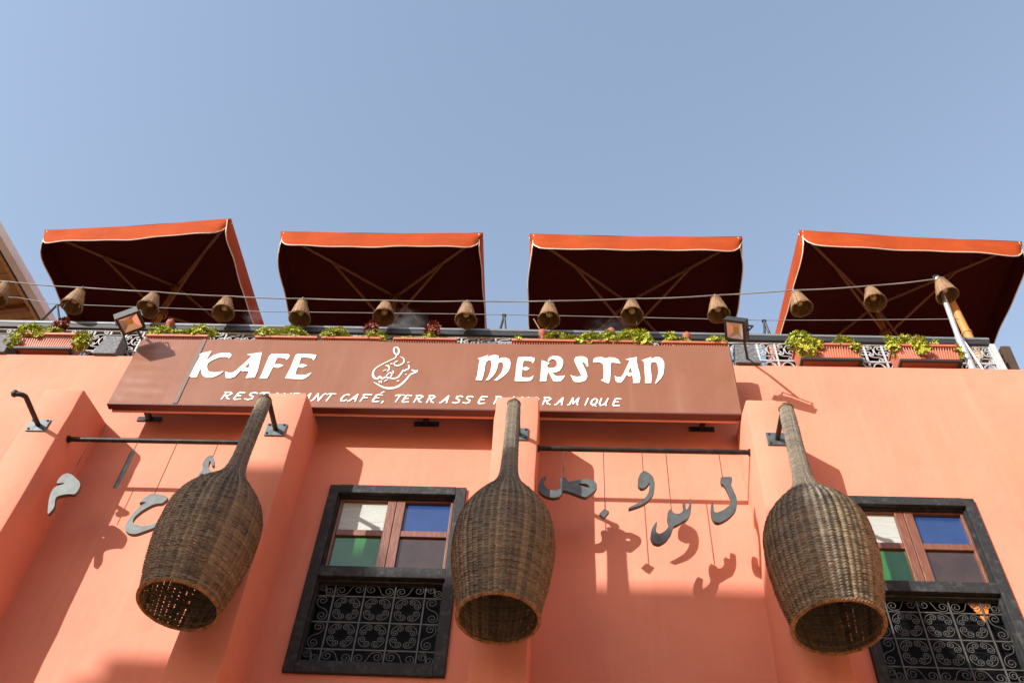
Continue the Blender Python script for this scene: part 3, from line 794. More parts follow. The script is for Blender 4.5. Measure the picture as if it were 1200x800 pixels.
def dense(prof, step):
    out = []
    k = len(prof)
    for i in range(k - 1):
        p0, p1, p2, p3 = prof[max(i - 1, 0)], prof[i], prof[i + 1], prof[min(i + 2, k - 1)]
        for q in range(12):
            t = q / 12
            out.append(tuple(.5 * (2 * p1[c] + (p2[c] - p0[c]) * t + (2 * p0[c] - 5 * p1[c] + 4 * p2[c] - p3[c]) * t * t
                                   + (3 * p1[c] - p0[c] - 3 * p2[c] + p3[c]) * t ** 3) for c in range(2)))
    out.append(prof[-1])
    L = [0]
    for a, b in zip(out, out[1:]):
        L.append(L[-1] + math.hypot(b[0] - a[0], b[1] - a[1]))
    n = int(L[-1] / step)
    res, j = [], 0
    for i in range(n + 1):
        s = L[-1] * i / n
        while j < len(L) - 2 and L[j + 1] < s:
            j += 1
        t = (s - L[j]) / max(1e-9, L[j + 1] - L[j])
        res.append((out[j][0] + (out[j + 1][0] - out[j][0]) * t, out[j][1] + (out[j + 1][1] - out[j][1]) * t))
    return res


def wicker_mesh(seed):
    rnd = random.Random(seed)
    NS, SUB, RS = 46, 6, 3
    prof = dense(LPROF, .0090 / RS)
    nth = NS * SUB
    vs, tone = [], []
    rows = len(prof) // RS + 2
    col_t = [rnd.random() for _ in range(NS)]
    row_t = [rnd.random() for _ in range(rows)]
    cell = [[rnd.random() for _ in range(NS)] for _ in range(rows)]
    wob = [(rnd.uniform(0, 6.28), rnd.uniform(.6, 1.4)) for _ in range(rows)]
    for i, (z, r) in enumerate(prof):
        j = i // RS
        ph = (i % RS + .5) / RS
        pr = math.sin(math.pi * ph)
        ov = 1 + .012 * math.sin(z * 9 + seed)
        amp = .0105 * min(1, r / .16) + .0020
        for k in range(nth):
            th = 2 * math.pi * k / nth
            s = math.cos(NS / 2 * th + math.pi * j)
            d = amp * (.5 + .38 * math.cos(NS * th) + .30 * s) * (.25 + .75 * pr) - amp * .5
            rr = r * ov * (1 + .008 * math.sin(2 * th + seed + z)) + d + .0011 * math.sin(3 * th + wob[j][0]) * wob[j][1]
            zz = z + .0022 * math.sin(5 * th + wob[j][0])
            vs.append((rr * math.cos(th), rr * math.sin(th), zz))
            c = int(((k + SUB / 2) % nth) // SUB)
            tt = .36 * col_t[c] + .34 * row_t[j] + .30 * cell[j][c]
            tone.append(max(0, min(1, (tt - .5) * 1.3 + .40)))
    fs = []
    for i in range(len(prof) - 1):
        for k in range(nth):
            if i % RS != 1 and (k % SUB) == 2 and rnd.random() < .22 and prof[i][0] < -.85:
                continue
            a = i * nth
            fs.append((a + k, a + (k + 1) % nth, a + nth + (k + 1) % nth, a + nth + k))
    me = bpy.data.meshes.new('wicker_body')
    me.from_pydata(vs, [], fs)
    at = me.attributes.new('tone', 'FLOAT', 'POINT')
    at.data.foreach_set('value', tone)
    me.shade_smooth()
    me.materials.append(M['wicker'])
    return me


def rope_ring(r, z, thick, twists, name, m, parent, strands=3):
    mb = MB()
    for s in range(strands):
        pts = []
        for k in range(180):
            a = 2 * math.pi * k / 180
            b = a * twists + 2 * math.pi * s / strands
            rr = r + thick * .6 * math.cos(b)
            pts.append((rr * math.cos(a), rr * math.sin(a), z + thick * .6 * math.sin(b)))
        mb.tube(pts, thick * .62, 5, closed=True)
    return mb.build(name, m, parent, smooth=70)


wick = [wicker_mesh(3), wicker_mesh(8)]
lanterns = [(-2.142, .985, 0, 0, 'bottle shaped wicker lantern overlapping the left hanging letters'),
            (-.366, 1.0, 2.1, 1, 'bottle shaped wicker lantern on the middle pilaster, right of the first window'),
            (1.520, .995, 4.0, 0, 'bottle shaped wicker lantern overlapping the window at right')]
for x, sc, rz, wi, lab in lanterns:
    t = thing('wicker_lantern', lab, 'lantern', (x, TIPY, BZ - .030), rz, 'giant wicker bottle lanterns')
    obj('wicker_body', wick[wi], None, t)
    rope_ring(.241, -1.795, .011, 26, 'rim', M['wicker_rim'], t)
    rope_ring(.044, -.004, .007, 8, 'neck_ring', M['wicker_rim'], t)
    MB().tube([(0, 0, .018), (0, 0, -.06)], .006, 6).build('hanger', M['steel'], t)
    MB().lathe([(-.95, .03), (-.97, .034), (-1.02, .03), (-1.05, .045), (-1.09, .045), (-1.12, .02), (-1.125, .001)], 16).build('bulb', M['bulb'], t, smooth=60)
    MB().tube([(0, 0, -.06), (0, 0, -.95)], .004, 5).build('cord', M['thread'], t)
    t.scale = {-2.142: (.97, .97, sc), -.366: (.965, .965, sc), 1.520: (1.03, 1.03, sc)}[x]
    if x < -2:
        t.rotation_euler.y = .038

# ================================================================== HANGING RAILS AND LETTERS
RY, RZ = -.335, 6.823
for x0, x1, lab in ((-3.742, -2.289, 'dark steel rail carrying letters between the two left pilasters'),
                    (-.207, 1.339, 'dark steel rail carrying letters between middle pilaster and right lantern')):
    r = thing('hanging_rail', lab, 'rail', ((x0 + x1) / 2, RY, RZ), 0, 'steel rails between the pilasters')
    h = (x1 - x0) / 2
    MB().tube([(-h + .01, 0, 0), (h - .01, 0, 0)], .019, 10).build('tube', M['steel'], r, smooth=50)
    for s in (-1, 1):
        MB().tube([(s * (h - .014), 0, 0), (s * (h + .002), 0, 0)], .028, 10).build('end_flange', M['steel'], r, smooth=50)


def chaikin(lp, it):
    for _ in range(it):
        out = []
        for i in range(len(lp)):
            a, b = lp[i], lp[(i + 1) % len(lp)]
            out += [(a[0] * .8 + b[0] * .2, a[1] * .8 + b[1] * .2), (a[0] * .2 + b[0] * .8, a[1] * .2 + b[1] * .8)]
        lp = out
    return lp


LET = {
    'sad': (-.012, 6.53, 'broad grey metal letter with a loop and hooked tail, nearest middle lantern'),
    'dot': (.276, 6.243, 'small grey metal diamond dot hanging on a long thread'),
    'waw': (.555, 6.605, 'grey metal comma shaped letter with round head and swept tail'),
    'sin': (.728, 6.256, 'grey metal letter with toothed top and deep bowl, lowest on right rail'),
    'lam': (1.110, 6.572, 'grey metal hook letter at the right end of right rail'),
    'he': (-3.567, 6.478, 'grey metal bent letter at left end of left rail'),
    'ha': (-2.898, 6.290, 'large grey metal crescent letter half behind left wicker lantern'),
    'hook': (-2.586, 6.67, 'brown edged metal curl letter just above left wicker lantern'),
}
for k, (tx, tz, lab) in LET.items():
    t = thing('metal_letter', lab, 'letter', (tx, RY, tz), 0, 'cut metal letters hung from the rails')
    loops = [[(x - tx, z - tz) for x, z in chaikin(lp, 2 if k != 'dot' else 0)] for lp in RAIL_LETTERS[k]]
    MB().prism(loops, -.015, .015).build('plate', M['letter'], t)
    MB().tube([(0, 0, RZ - tz - .018), (0, 0, -.008)], .0032, 5).build('thread', M['thread'], t)
t = thing('metal_letter', 'straight grey metal letter seen edge on, second from left', 'letter', (-3.199, RY, 6.685), R(32), 'cut metal letters hung from the rails')
MB().prism([[(-.035, 0), (.035, .01), (.028, -.2), (.0, -.35), (-.03, -.2)]], -.015, .015).build('plate', M['letter'], t, bevel=.0025)
t.rotation_euler.z = R(118)
MB().tube([(0, 0, RZ - 6.685 - .018), (0, 0, -.008)], .0032, 5).build('thread', M['thread'], t)

# ================================================================== TERRACE RAILING
def rail_z(x):
    return 8.868 - .0085 * (x + 5.3)


RX0, RX1, RLY = -7.6, 3.745, .16
rl = thing('terrace_railing', 'grey topped railing with white scrolled ironwork along the roof terrace', 'railing')
mb = MB()
for y0, y1, dz0, dz1 in ((.118, .205, -.030, 0),):
    vs = []
    for x in (RX0, RX1 + .02):
        z = rail_z(x)
        vs += [(x, y0, z + dz0), (x, y1, z + dz0), (x, y1, z + dz1), (x, y0, z + dz1)]
    mb.add(vs, [(0, 1, 2, 3), (4, 7, 6, 5), (0, 4, 5, 1), (1, 5, 6, 2), (2, 6, 7, 3), (3, 7, 4, 0)])
mb.build('top_rail', M['railgrey'], rl, bevel=.006)
vs = []
for x in (RX0, RX1 + .015):
    z = rail_z(x)
    vs += [(x, .124, z - .088), (x, .20, z - .088), (x, .20, z - .031), (x, .124, z - .031)]
MB().add(vs, [(0, 1, 2, 3), (4, 7, 6, 5), (0, 4, 5, 1), (1, 5, 6, 2), (2, 6, 7, 3), (3, 7, 4, 0)]).build('rail_shade_bar', M['traydark'], rl, bevel=.004)  # added black bar, its colour gives the shade below the top rail
vs = []
for x in (RX0, RX1):
    z = rail_z(x)
    vs += [(x, .150, z - .105), (x, .170, z - .105), (x, .170, z - .0885), (x, .150, z - .0885)]
MB().add(vs, [(0, 1, 2, 3), (4, 7, 6, 5), (0, 4, 5, 1), (1, 5, 6, 2), (2, 6, 7, 3), (3, 7, 4, 0)]).build('upper_bar', M['ironwhite'], rl)
MB().box(RX0, RX1, .1505, .1695, 8.458, 8.474).build('middle_bar', M['ironwhite'], rl)
MB().box(RX0, RX1, .1505, .1695, 8.225, 8.24).build('lower_bar', M['ironwhite'], rl)
BAY = .157
nb = int((RX1 - RX0) / BAY)
bal = MB().box(-.0075, .0075, -.0075, .0075, 0, .58).mesh('baluster')
c_big = scroll_mesh('scroll', 'C', .125, .0048, a=.8, b=13)
c_small = scroll_mesh('scroll', 'S', .105, .0046, b=14)
ringm = MB().tube([(.058 * math.cos(a), 0, .1 * math.sin(a)) for a in [i * 2 * math.pi / 20 for i in range(20)]], .0065, 4, closed=True).mesh('oval', smooth=60)
for me in (bal, c_big, c_small, ringm):
    me.materials.append(M['ironwhite'])
vis = 0
for i in range(nb + 1):
    x = RX1 - i * BAY
    if x < -6.4:
        break
    o = obj('baluster', bal, None, rl, (x, .16, 8.215))
    o.scale = (1.6, 1.6, 1) if i % 8 == 0 else (1, 1, 1)
    xc = x - BAY / 2
    if x - BAY < -6.4:
        break
    obj('oval', ringm, None, rl, (xc, .16, 8.35))
    for s in (-1, 1):
        o = obj('scroll', c_big, None, rl, (xc + s * .040, .16, 8.625))
        o.rotation_euler = (0, s * math.pi / 2, 0)
    o = obj('scroll', c_small, None, rl, (xc, .152, 8.70))
    o = obj('scroll', c_small, None, rl, (xc, .152, 8.525))
    o.scale = (-1, 1, 1)
# corner post and the railing's return towards the back
MB().box(RX1 - .004, RX1 + .042, .118, .205, 8.212, rail_z(RX1) - .09).build('corner_post', M['ironwhite'], rl, bevel=.004)
MB().box(RX1 + .022, RX1 + .10, .207, 3.2, 8.765, 8.815).build('return_rail', M['railgrey'], rl, bevel=.005)
for i in range(12):
    obj('baluster', bal, None, rl, (RX1 + .05, .40 + i * .2, 8.18))

# ------------------------------------------------------------------ planters and plants
def planter(x, label, w=.54):
    t = thing('flower_trough', label, 'planter', (x, .042, 8.235), 0, 'terracotta troughs hung on the railing')
    h = w / 2
    mb = MB()
    z0, z1 = .045, .235
    a, c = h - .02, h
    mb.add([(-a, -.055, z0), (a, -.055, z0), (a, .07, z0), (-a, .07, z0), (-c, -.075, z1), (c, -.075, z1), (c, .08, z1), (-c, .08, z1)],
           [(0, 3, 2, 1), (0, 1, 5, 4), (1, 2, 6, 5), (2, 3, 7, 6), (3, 0, 4, 7)])
    mb.build('box', M['terracotta'], t)
    rb = MB()
    n = int(w / .022)
    for i in range(n):
        q = (i + .5) / n * 2 - 1
        rb.add([(q * a - .005, -.0552, z0 + .02), (q * a + .005, -.0552, z0 + .02), (q * c + .005, -.0752, z1 - .03), (q * c - .005, -.0752, z1 - .03),
                (q * a, -.0605, z0 + .02), (q * c, -.0805, z1 - .03)], [(0, 4, 5, 3), (4, 1, 2, 5), (0, 1, 4), (3, 5, 2)])
    rb.build('ribbing', M['terracotta'], t)
    MB().box(-c - .012, c + .012, -.090, -.070, z1 - .022, z1 + .006).box(-c - .012, -c + .004, -.070, .085, z1 - .022, z1 + .006) \
        .box(c - .004, c + .012, -.070, .085, z1 - .022, z1 + .006).box(-c + .004, c - .004, .070, .085, z1 - .022, z1 + .006) \
        .build('rim', M['terracotta'], t, bevel=.004)
    MB().box(-c + .008, c - .008, -.072, .072, z1 - .05, z1 - .028).build('soil', M['room'], t)
    MB().box(-a - .01, a + .01, -.086, -.062, .018, .042).box(-a - .01, -a + .012, -.062, .075, .018, .042).box(a - .012, a + .01, -.062, .075, .018, .042) \
        .build('bracket', M['traydark'], t)
    return t


def leaves(mb, tone, rnd, c, rad, n, size, droop=.3, dark=0.0):
    for _ in range(n):
        while True:
            p = Vector((rnd.uniform(-1, 1), rnd.uniform(-1, 1), rnd.uniform(-1, 1)))
            if .25 < p.length < 1:
                break
        pos = Vector((c[0] + p.x * rad[0], c[1] + p.y * rad[1], c[2] + p.z * rad[2]))
        # small rosette of fleshy leaves
        ax = (p.normalized() + Vector((0, -.25, .75)) + Vector((rnd.gauss(0, .3), rnd.gauss(0, .3), rnd.gauss(0, .3)))).normalized()
        u = ax.orthogonal().normalized()
        v = ax.cross(u)
        tb = rnd.random()
        k = rnd.choice((5, 6, 7))
        off = rnd.random() * 6.28
        s0 = size * rnd.uniform(.7, 1.25)
        for q in range(k):
            a = off + 2 * math.pi * q / k
            d = (u * math.cos(a) + v * math.sin(a))
            out = (d * .85 + ax * rnd.uniform(.25, .75)).normalized()
            sd = ax.cross(d)
            tip, mid = pos + out * s0, pos + out * s0 * .55
            w = s0 * .27
            b = len(mb.v)
            mb.v += [tuple(pos), tuple(mid + sd * w - ax * s0 * .06), tuple(tip), tuple(mid - sd * w - ax * s0 * .06), tuple(mid + ax * s0 * .07)]
            mb.f += [(b, b + 1, b + 4), (b + 1, b + 2, b + 4), (b + 2, b + 3, b + 4), (b + 3, b, b + 4)]
            tt = max(0, min(1, tb * .75 + rnd.random() * .25 + dark))
            tone += [tt] * 5


def plant(px, label, clumps, seed, m='leaf', size=.031, cat='plant'):
    rnd = random.Random(seed)
    t = thing('trailing_plant' if m == 'leaf' else 'red_leaved_plant', label, cat, (px, .03, 8.45), 0, 'plants in the troughs')
    mb, tone = MB(), []
    st = MB()
    for (cx, cy, cz, rx, ry, rz, n) in clumps:
        leaves(mb, tone, rnd, (cx, cy, cz + .035), (rx * 1.1, ry * 1.15, rz * 1.15), int(n * 1.9), size)
        for _ in range(max(3, n // 12)):
            e = Vector((cx + rnd.uniform(-.8, .8) * rx, cy + rnd.uniform(-.8, .8) * ry, cz + rnd.uniform(-.6, .8) * rz))
            s0 = Vector((cx * .9 + rnd.uniform(-.03, .03), .01, -.02))
            mid = (s0 + e) / 2 + Vector((0, 0, .03))
            st.tube([s0, mid, e], .0035, 4)
    f = mb.mesh('foliage', recalc=False)
    at = f.attributes.new('tone', 'FLOAT', 'POINT')
    at.data.foreach_set('value', tone)
    fo = obj('foliage', f, M[m], t)
    fo['kind'] = 'stuff'
    st.build('stems', M['timber'], t)
    return t


troughs = [
    (-4.665, 'terracotta trough overgrown at both ends, beneath the timber canopy'),
    (-3.50, 'terracotta trough hidden behind the sign left of the word KAFE'),
    (-2.505, 'terracotta trough behind the sign above the letter F'),
    (-1.905, 'terracotta trough behind the sign just left of the emblem'),
    (-1.255, 'terracotta trough with bare rim behind the sign right of the emblem'),
    (-.205, 'terracotta trough behind the sign above the letter E of MERSTAN'),
    (.435, 'terracotta trough buried in leaves above the letter T of MERSTAN'),
    (1.11, 'terracotta trough behind the right end of the sign'),
    (2.255, 'ribbed terracotta trough between the floodlight and the last trough'),
    (3.085, 'ribbed terracotta trough beside the galvanised pole'),
]
for x, lab in troughs:
    planter(x, lab)
plant(-4.665, 'bright yellow green plant spilling over both ends of the leftmost trough',
      [(-.24, -.03, .05, .11, .06, .09, 60), (-.30, -.06, -.08, .07, .05, .10, 34), (-.05, 0, .06, .14, .05, .05, 40), (.29, -.03, -.08, .075, .05, .11, 55), (-.14, -.06, -.02, .08, .04, .05, 20)], 1)
plant(-3.50, 'bright green mound of leaves right of the left floodlight',
      [(-.20, -.03, .06, .10, .06, .07, 50), (.0, -.02, .03, .09, .05, .05, 26), (.18, -.03, .07, .14, .06, .08, 70)], 2)
plant(-2.505, 'green mounds of leaves above the letters F and E of KAFE',
      [(-.20, -.03, .05, .10, .06, .08, 50), (.03, -.03, .05, .13, .06, .08, 60)], 3)
plant(-1.905, 'rounded yellow green mound of leaves left of the emblem',
      [(-.16, -.03, .04, .13, .06, .08, 66), (.18, -.04, .03, .06, .05, .06, 24), (.26, -.05, .0, .04, .03, .05, 10)], 4)
plant(-1.255, 'single small green tuft in the trough right of the emblem', [(.02, -.04, .03, .045, .04, .05, 18), (-.18, -.02, .02, .08, .03, .03, 10)], 5)
plant(-.205, 'loose green leaves in the trough above the letter E of MERSTAN',
      [(.10, -.03, .05, .09, .05, .06, 26), (.26, -.04, .02, .05, .04, .06, 18), (-.22, -.04, .02, .03, .03, .05, 8)], 6)
plant(.435, 'long dense yellow green mound of leaves above the letters S and T',
      [(-.24, -.04, .03, .09, .06, .08, 50), (-.04, -.04, .04, .12, .06, .08, 70), (.16, -.04, .06, .12, .06, .10, 85), (.26, -.05, -.01, .06, .05, .08, 26)], 7)
plant(1.11, 'sparse light green tufts above the letter N end of the sign', [(-.20, -.03, .06, .05, .05, .10, 26), (-.08, -.02, .03, .06, .04, .04, 12), (.2, -.04, .02, .09, .05, .05, 28)], 8)
plant(2.255, 'bushy light green plant hanging over the trough right of the floodlight',
      [(-.22, -.03, .07, .12, .06, .09, 60), (-.20, -.08, -.08, .09, .05, .10, 46), (-.1, -.07, -.02, .07, .04, .06, 20), (.16, -.04, .03, .08, .05, .07, 30), (.24, -.06, -.06, .04, .04, .06, 12)], 9)
plant(3.085, 'thin trailing light green plant in the trough beside the pole',
      [(-.27, -.05, .0, .05, .04, .12, 30), (-.14, -.05, .06, .06, .04, .06, 16), (-.05, -.10, -.06, .05, .03, .12, 30), (.1, -.04, .03, .03, .03, .04, 8), (.27, -.05, -.08, .03, .04, .08, 14)], 10)
for i, (x, z, lab) in enumerate(((-4.69, 8.62, 'dark red leaved plant in the leftmost trough'), (-1.785, 8.66, 'small dark red leaved plant left of the emblem'),
                                 (-1.222, 8.645, 'tall dark red leaved plant right of the emblem'))):
    plant(x, lab, [(0, 0, z - 8.45, .05, .04, .07, 22), (.02, .0, z - 8.40, .03, .03, .05, 8)], 30 + i, 'redleaf', .042)

for i, (x, z, lab) in enumerate(((-3.667, 8.735, 'clay watering ball above the mound of leaves by the left floodlight'), (-.22, 8.655, 'clay watering ball with crossed canes above the letter E of MERSTAN'),
                                 (.394, 8.69, 'clay watering ball above the long dense mound of leaves'), (1.067, 8.64, 'clay watering ball near the right end of the sign'),
                                 (3.078, 8.625, 'clay watering ball in the trough beside the pole'))):
    t = thing('watering_ball', lab, 'ornament', (x, .03, z), 0, 'clay watering balls in the troughs')
    MB().lathe([(-.24, .006), (-.10, .012), (-.045, .02), (-.034, .03), (-.01, .04), (.015, .038), (.033, .024), (.04, .012), (.055, .011), (.056, .001)], 14).build('bulb', M['clay'], t, smooth=60)
    if i == 1:
        for s in (-1, 1):
            MB().tube([(-s * .09, .02, .24), (s * .05, .02 + s * .012, -.1)], .006, 5).build('cane', M['bellslat'], t)

vz = thing('clay_vase', 'orange clay vase with round neck behind the railing beside the right floodlight', 'vase', (1.90, .36, 8.052))
vz.scale = (1, 1, 1.13)
MB().lathe([(0, .05), (.01, .07), (.18, .085), (.36, .09), (.50, .085), (.58, .05), (.61, .035), (.65, .05), (.70, .062), (.76, .05), (.79, .03), (.80, .045)], 18).build('body', M['clayvase'], vz, smooth=50)
MB().lathe([(.795, .046), (.805, .054), (.815, .046)], 18).build('lip', M['clayvase'], vz, smooth=50)

# charcoal tapered pots standing on the parapet
for x, lab in ((-5.10, 'charcoal tapered pot at the left edge of the terrace'), (-4.09, 'charcoal tapered pot beside the left floodlight'),
               (1.548, 'charcoal tapered pot behind the right floodlight post')):
    t = thing('tapered_pot', lab, 'pot', (x, .055, WALL_TOP + .006), 0, 'charcoal pots on the parapet')
    a, b, h = .105, .078, .27
    MB().add([(-a, -a * .8, 0), (a, -a * .8, 0), (a, a * .75, 0), (-a, a * .75, 0), (-b, -b * .8, h), (b, -b * .8, h), (b, b * .8, h), (-b, b * .8, h)],
             [(0, 3, 2, 1), (0, 1, 5, 4), (1, 2, 6, 5), (2, 3, 7, 6), (3, 0, 4, 7)]).build('body', M['charcoal'], t, bevel=.005)
    MB().box(-b - .006, b + .006, -b * .8 - .006, b * .8 + .006, h + .001, h + .018).build('lid', M['charcoal'], t, bevel=.004)

# ------------------------------------------------------------------ floodlights
def floodlight(pos, n, upv, base, size, label):
    t = thing('floodlight', label, 'floodlight', base, 0, 'black floodlights aimed at the sign')
    n = Vector(n).normalized()
    u = Vector(upv)
    u = (u - n * u.dot(n)).normalized()
    s = u.cross(n)
    mw = Matrix((s, -n, u)).transposed().to_4x4()     # local -y is the lit face
    mw.translation = Vector(pos) - Vector(base)
    w, h = size
    o = .022
    hd = MB()
    hd.box(-w, w, .014, .055, -h, h, mw)
    for a, b, c, d in ((-w, w, h - o, h), (-w, w, -h, -h + o), (-w, -w + o, -h + o, h - o), (w - o, w, -h + o, h - o)):
        hd.box(a, b, -.012, .014, c, d, mw)
    head = hd.build('housing', M['floodbody'], t)
    rf = MB()
    a, b = w - o, h - o
    rf.add([mw @ Vector(p) for p in ((-a, -.009, -b), (a, -.009, -b), (a, -.009, b), (-a, -.009, b), (-a * .35, .012, -b * .35), (a * .35, .012, -b * .35), (a * .35, .012, b * .35), (-a * .35, .012, b * .35))],
           [(0, 1, 5, 4), (1, 2, 6, 5), (2, 3, 7, 6), (3, 0, 4, 7)])
    rf.build('reflector', M['reflector'], head, recalc=False)
    MB().box(-a * .35, a * .35, .0115, .0135, -b * .35, b * .35, mw).build('led', M['led'], head)
    fin = MB()
    for k in range(7):
        q = -w * .8 + k * w * 1.6 / 6
        fin.box(q - .003, q + .003, .056, .078, -h * .8, h * .8, mw)
    fin.build('cooling_fins', M['floodbody'], head)
    yk = MB()
    yk.tube([mw @ Vector(p) for p in ((-w - .012, .03, 0), (-w - .012, .11, 0), (w + .012, .11, 0), (w + .012, .03, 0))], .008, 6)
    yk.build('yoke', M['floodbody'], t)
    c = mw @ Vector((0, .11, 0))
    b0 = Vector((0, 0, 0))
    MB().tube([b0, b0 + Vector((0, 0, .06)), b0.lerp(c, .5) + Vector((0, 0, .05)), c], .012, 8).build('arm', M['floodbody'], t, smooth=60)
    MB().box(-.035, .035, -.03, .03, -.012, .0).build('foot', M['steel'], t)
    return t


floodlight((-3.659, -.50, 8.049), (.48, .071, -.874), (-.059, -.992, -.113), (-3.72, .03, WALL_TOP + .016), (.098, .098), 'black floodlight above the left end of the sign')
floodlight((1.351, -.54, 8.001), (-.551, -.125, -.825), (-.154, -.956, .248), (1.56, .03, WALL_TOP + .016), (.091, .091), 'black floodlight above the right end of the sign')

# ------------------------------------------------------------------ string of cane bell lamps
WPTS = [(-5.452, 9.297), (-4.674, 9.211), (-3.931, 9.154), (-3.209, 9.098), (-2.482, 9.071), (-1.693, 9.058), (-.932, 9.064), (-.167, 9.078),
        (.593, 9.128), (1.370, 9.197), (2.115, 9.292), (2.814, 9.374)]
full = [(-7.4, 9.52)] + WPTS + [(3.47, 9.50)]
wp = []
for i in range(len(full) - 1):
    (xa, za), (xb, zb) = full[i], full[i + 1]
    for k in range(6):
        u = k / 6
        wp.append((xa + (xb - xa) * u, -.02, za + (zb - za) * u - .035 * u * (1 - u) * (1 + .5 * math.sin(i * 2.3))))
wp.append((3.47, -.02, 9.50))
cable = MB().tube(wp, .0060, 6).build('lamp_cable', M['wire'], smooth=60)
tag(cable, 'grey cable carrying the row of cane bell lamps in front of the parasols', 'cable')


def bell_lamp():
    t = thing('bell_lamp', 'x', 'lamp', (0, 0, 0), 0, 'cane bell lamps strung along the terrace')
    n = 18
    rnd = random.Random(5)
    mb = MB()
    for k in range(n):
        a = 2 * math.pi * k / n
        w0, w1 = .0085 * rnd.uniform(.8, 1.1), .0145 * rnd.uniform(.8, 1.1)
        d, s = Vector((math.cos(a), math.sin(a), 0)), Vector((-math.sin(a), math.cos(a), 0))
        z1 = -.205 - rnd.uniform(0, .012)
        P = []
        for r, z, w in ((.036, 0, w0), (.058, -.07, w0 * 1.2), (.074, -.14, w1), (.088, z1, w1)):
            for th in (0, .004):
                for q in (-1, 1):
                    P.append(d * (r + th) + s * (w * q) + Vector((0, 0, z)))
        fs = []
        for i in range(3):
            b = i * 4
            fs += [(b, b + 1, b + 5, b + 4), (b + 2, b + 6, b + 7, b + 3), (b, b + 4, b + 6, b + 2), (b + 1, b + 3, b + 7, b + 5)]
        fs += [(0, 2, 3, 1), (12, 13, 15, 14)]
        mb.add(P, fs)
    mb.build('cane_shade', M['bellslat'], t)
    for r, z, th in ((.091, -.200, .006), (.069, -.11, .0045), (.042, -.006, .006)):
        MB().tube([(r * math.cos(a), r * math.sin(a), z) for a in [i * 2 * math.pi / 28 for i in range(28)]], th, 5, closed=True).build('hoop', M['wicker_rim'], t, smooth=60)
    MB().lathe([(.004, .001), (.004, .040), (-.004, .040), (-.004, .014), (-.06, .016), (-.065, .001)], 14).build('socket', M['floodbody'], t, smooth=40)
    MB().lathe([(-.060, .012), (-.075, .016), (-.10, .028), (-.122, .031), (-.142, .025), (-.152, .010), (-.154, .001)], 14).build('bulb', M['bulb'], t, smooth=60)
    MB().tube([(0, 0, .066), (.006, .002, .045), (-.004, 0, .02), (0, 0, 0)], .0065, 5).build('hook', M['wire'], t, smooth=60)
    return t


proto = bell_lamp()
ords = ['first', 'second', 'third', 'fourth', 'fifth', 'sixth', 'seventh', 'eighth', 'ninth', 'tenth', 'eleventh', 'twelfth', 'thirteenth']
spots = WPTS + [(3.462, 9.46)]
rnd = random.Random(12)
for i, (x, z) in enumerate(spots):
    o = proto if i == 0 else copy_tree(proto)
    o.location = (x, -.02 if i < 12 else -.07, z - .062)
    o.rotation_euler = (rnd.uniform(-.10, .06), rnd.uniform(-.10, .10), rnd.uniform(0, 6))
    o.scale = (1.06 + .06 * rnd.random(), 1.06 + .06 * rnd.random(), 1.0 + .12 * rnd.random())
    o['label'] = ords[12 - i] + ' cane bell lamp on the cable, counted from the galvanised pole'

# galvanised pole that ends the cable
t = thing('lamp_pole', 'galvanised pole with a thin stay at the right end of the lamp cable', 'pole', (3.435, .03, WALL_TOP + .006))
MB().tube([(0, 0, 0), (.004, -.004, .46)], .030, 10).build('lower_tube', M['galv'], t, smooth=60)
MB().tube([(.004, -.004, .44), (.045, -.045, 1.30)], .024, 10).build('upper_tube', M['galv'], t, smooth=60)
MB().tube([(.10, .02, 0), (.075, .02, .25), (.010, .0, .62)], .011, 6).build('stay', M['galv'], t, smooth=60)
MB().tube([(.045 + .03 * math.cos(a), -.05, 1.315 + .03 * math.sin(a)) for a in [i * .5236 for i in range(12)]], .007, 5, closed=True).build('eye', M['steel'], t)
MB().box(-.05, .05, -.028, .05, -.005, .006).build('foot_plate', M['galv'], t)

# thin mist line on small black trestles behind the rail
mist = [(-7.2, 9.55), (-5.542, 9.47), (-5.135, 9.372), (-2.995, 9.285), (-.609, 9.284), (1.881, 9.244), (2.6, 9.26), (3.7, 9.30)]
pl = MB().tube([(x, .30, z) for x, z in mist], .0042, 5).build('mist_line', M['wire'])
tag(pl, 'thin black water line running just above the terrace rail', 'pipe')
for x, lab in ((-5.05, 'black trestle on the rail beside the timber canopy'), (-.610, 'black trestle between the two middle parasols'),
               (1.868, 'black trestle between the two right parasols')):
    z = 9.36 if x < -5 else (9.275 if x < 0 else 9.235)
    w = .09 if x < -5 else .03
    st = thing('line_trestle', lab, 'trestle', (x, .30, 8.06), 0, 'black trestles carrying the water line')
    for s in (-1, 1):
        zz = z - 8.06
        MB().tube([(s * w * 3.2, 0, 0), (s * w, 0, zz - .26), (0 if x > -5 else -.04, 0, zz)], .012, 6).build('leg', M['traydark'], st)
    MB().box(-.02, .02, -.012, .012, zz - .012, zz + .008).build('clip', M['traydark'], st)

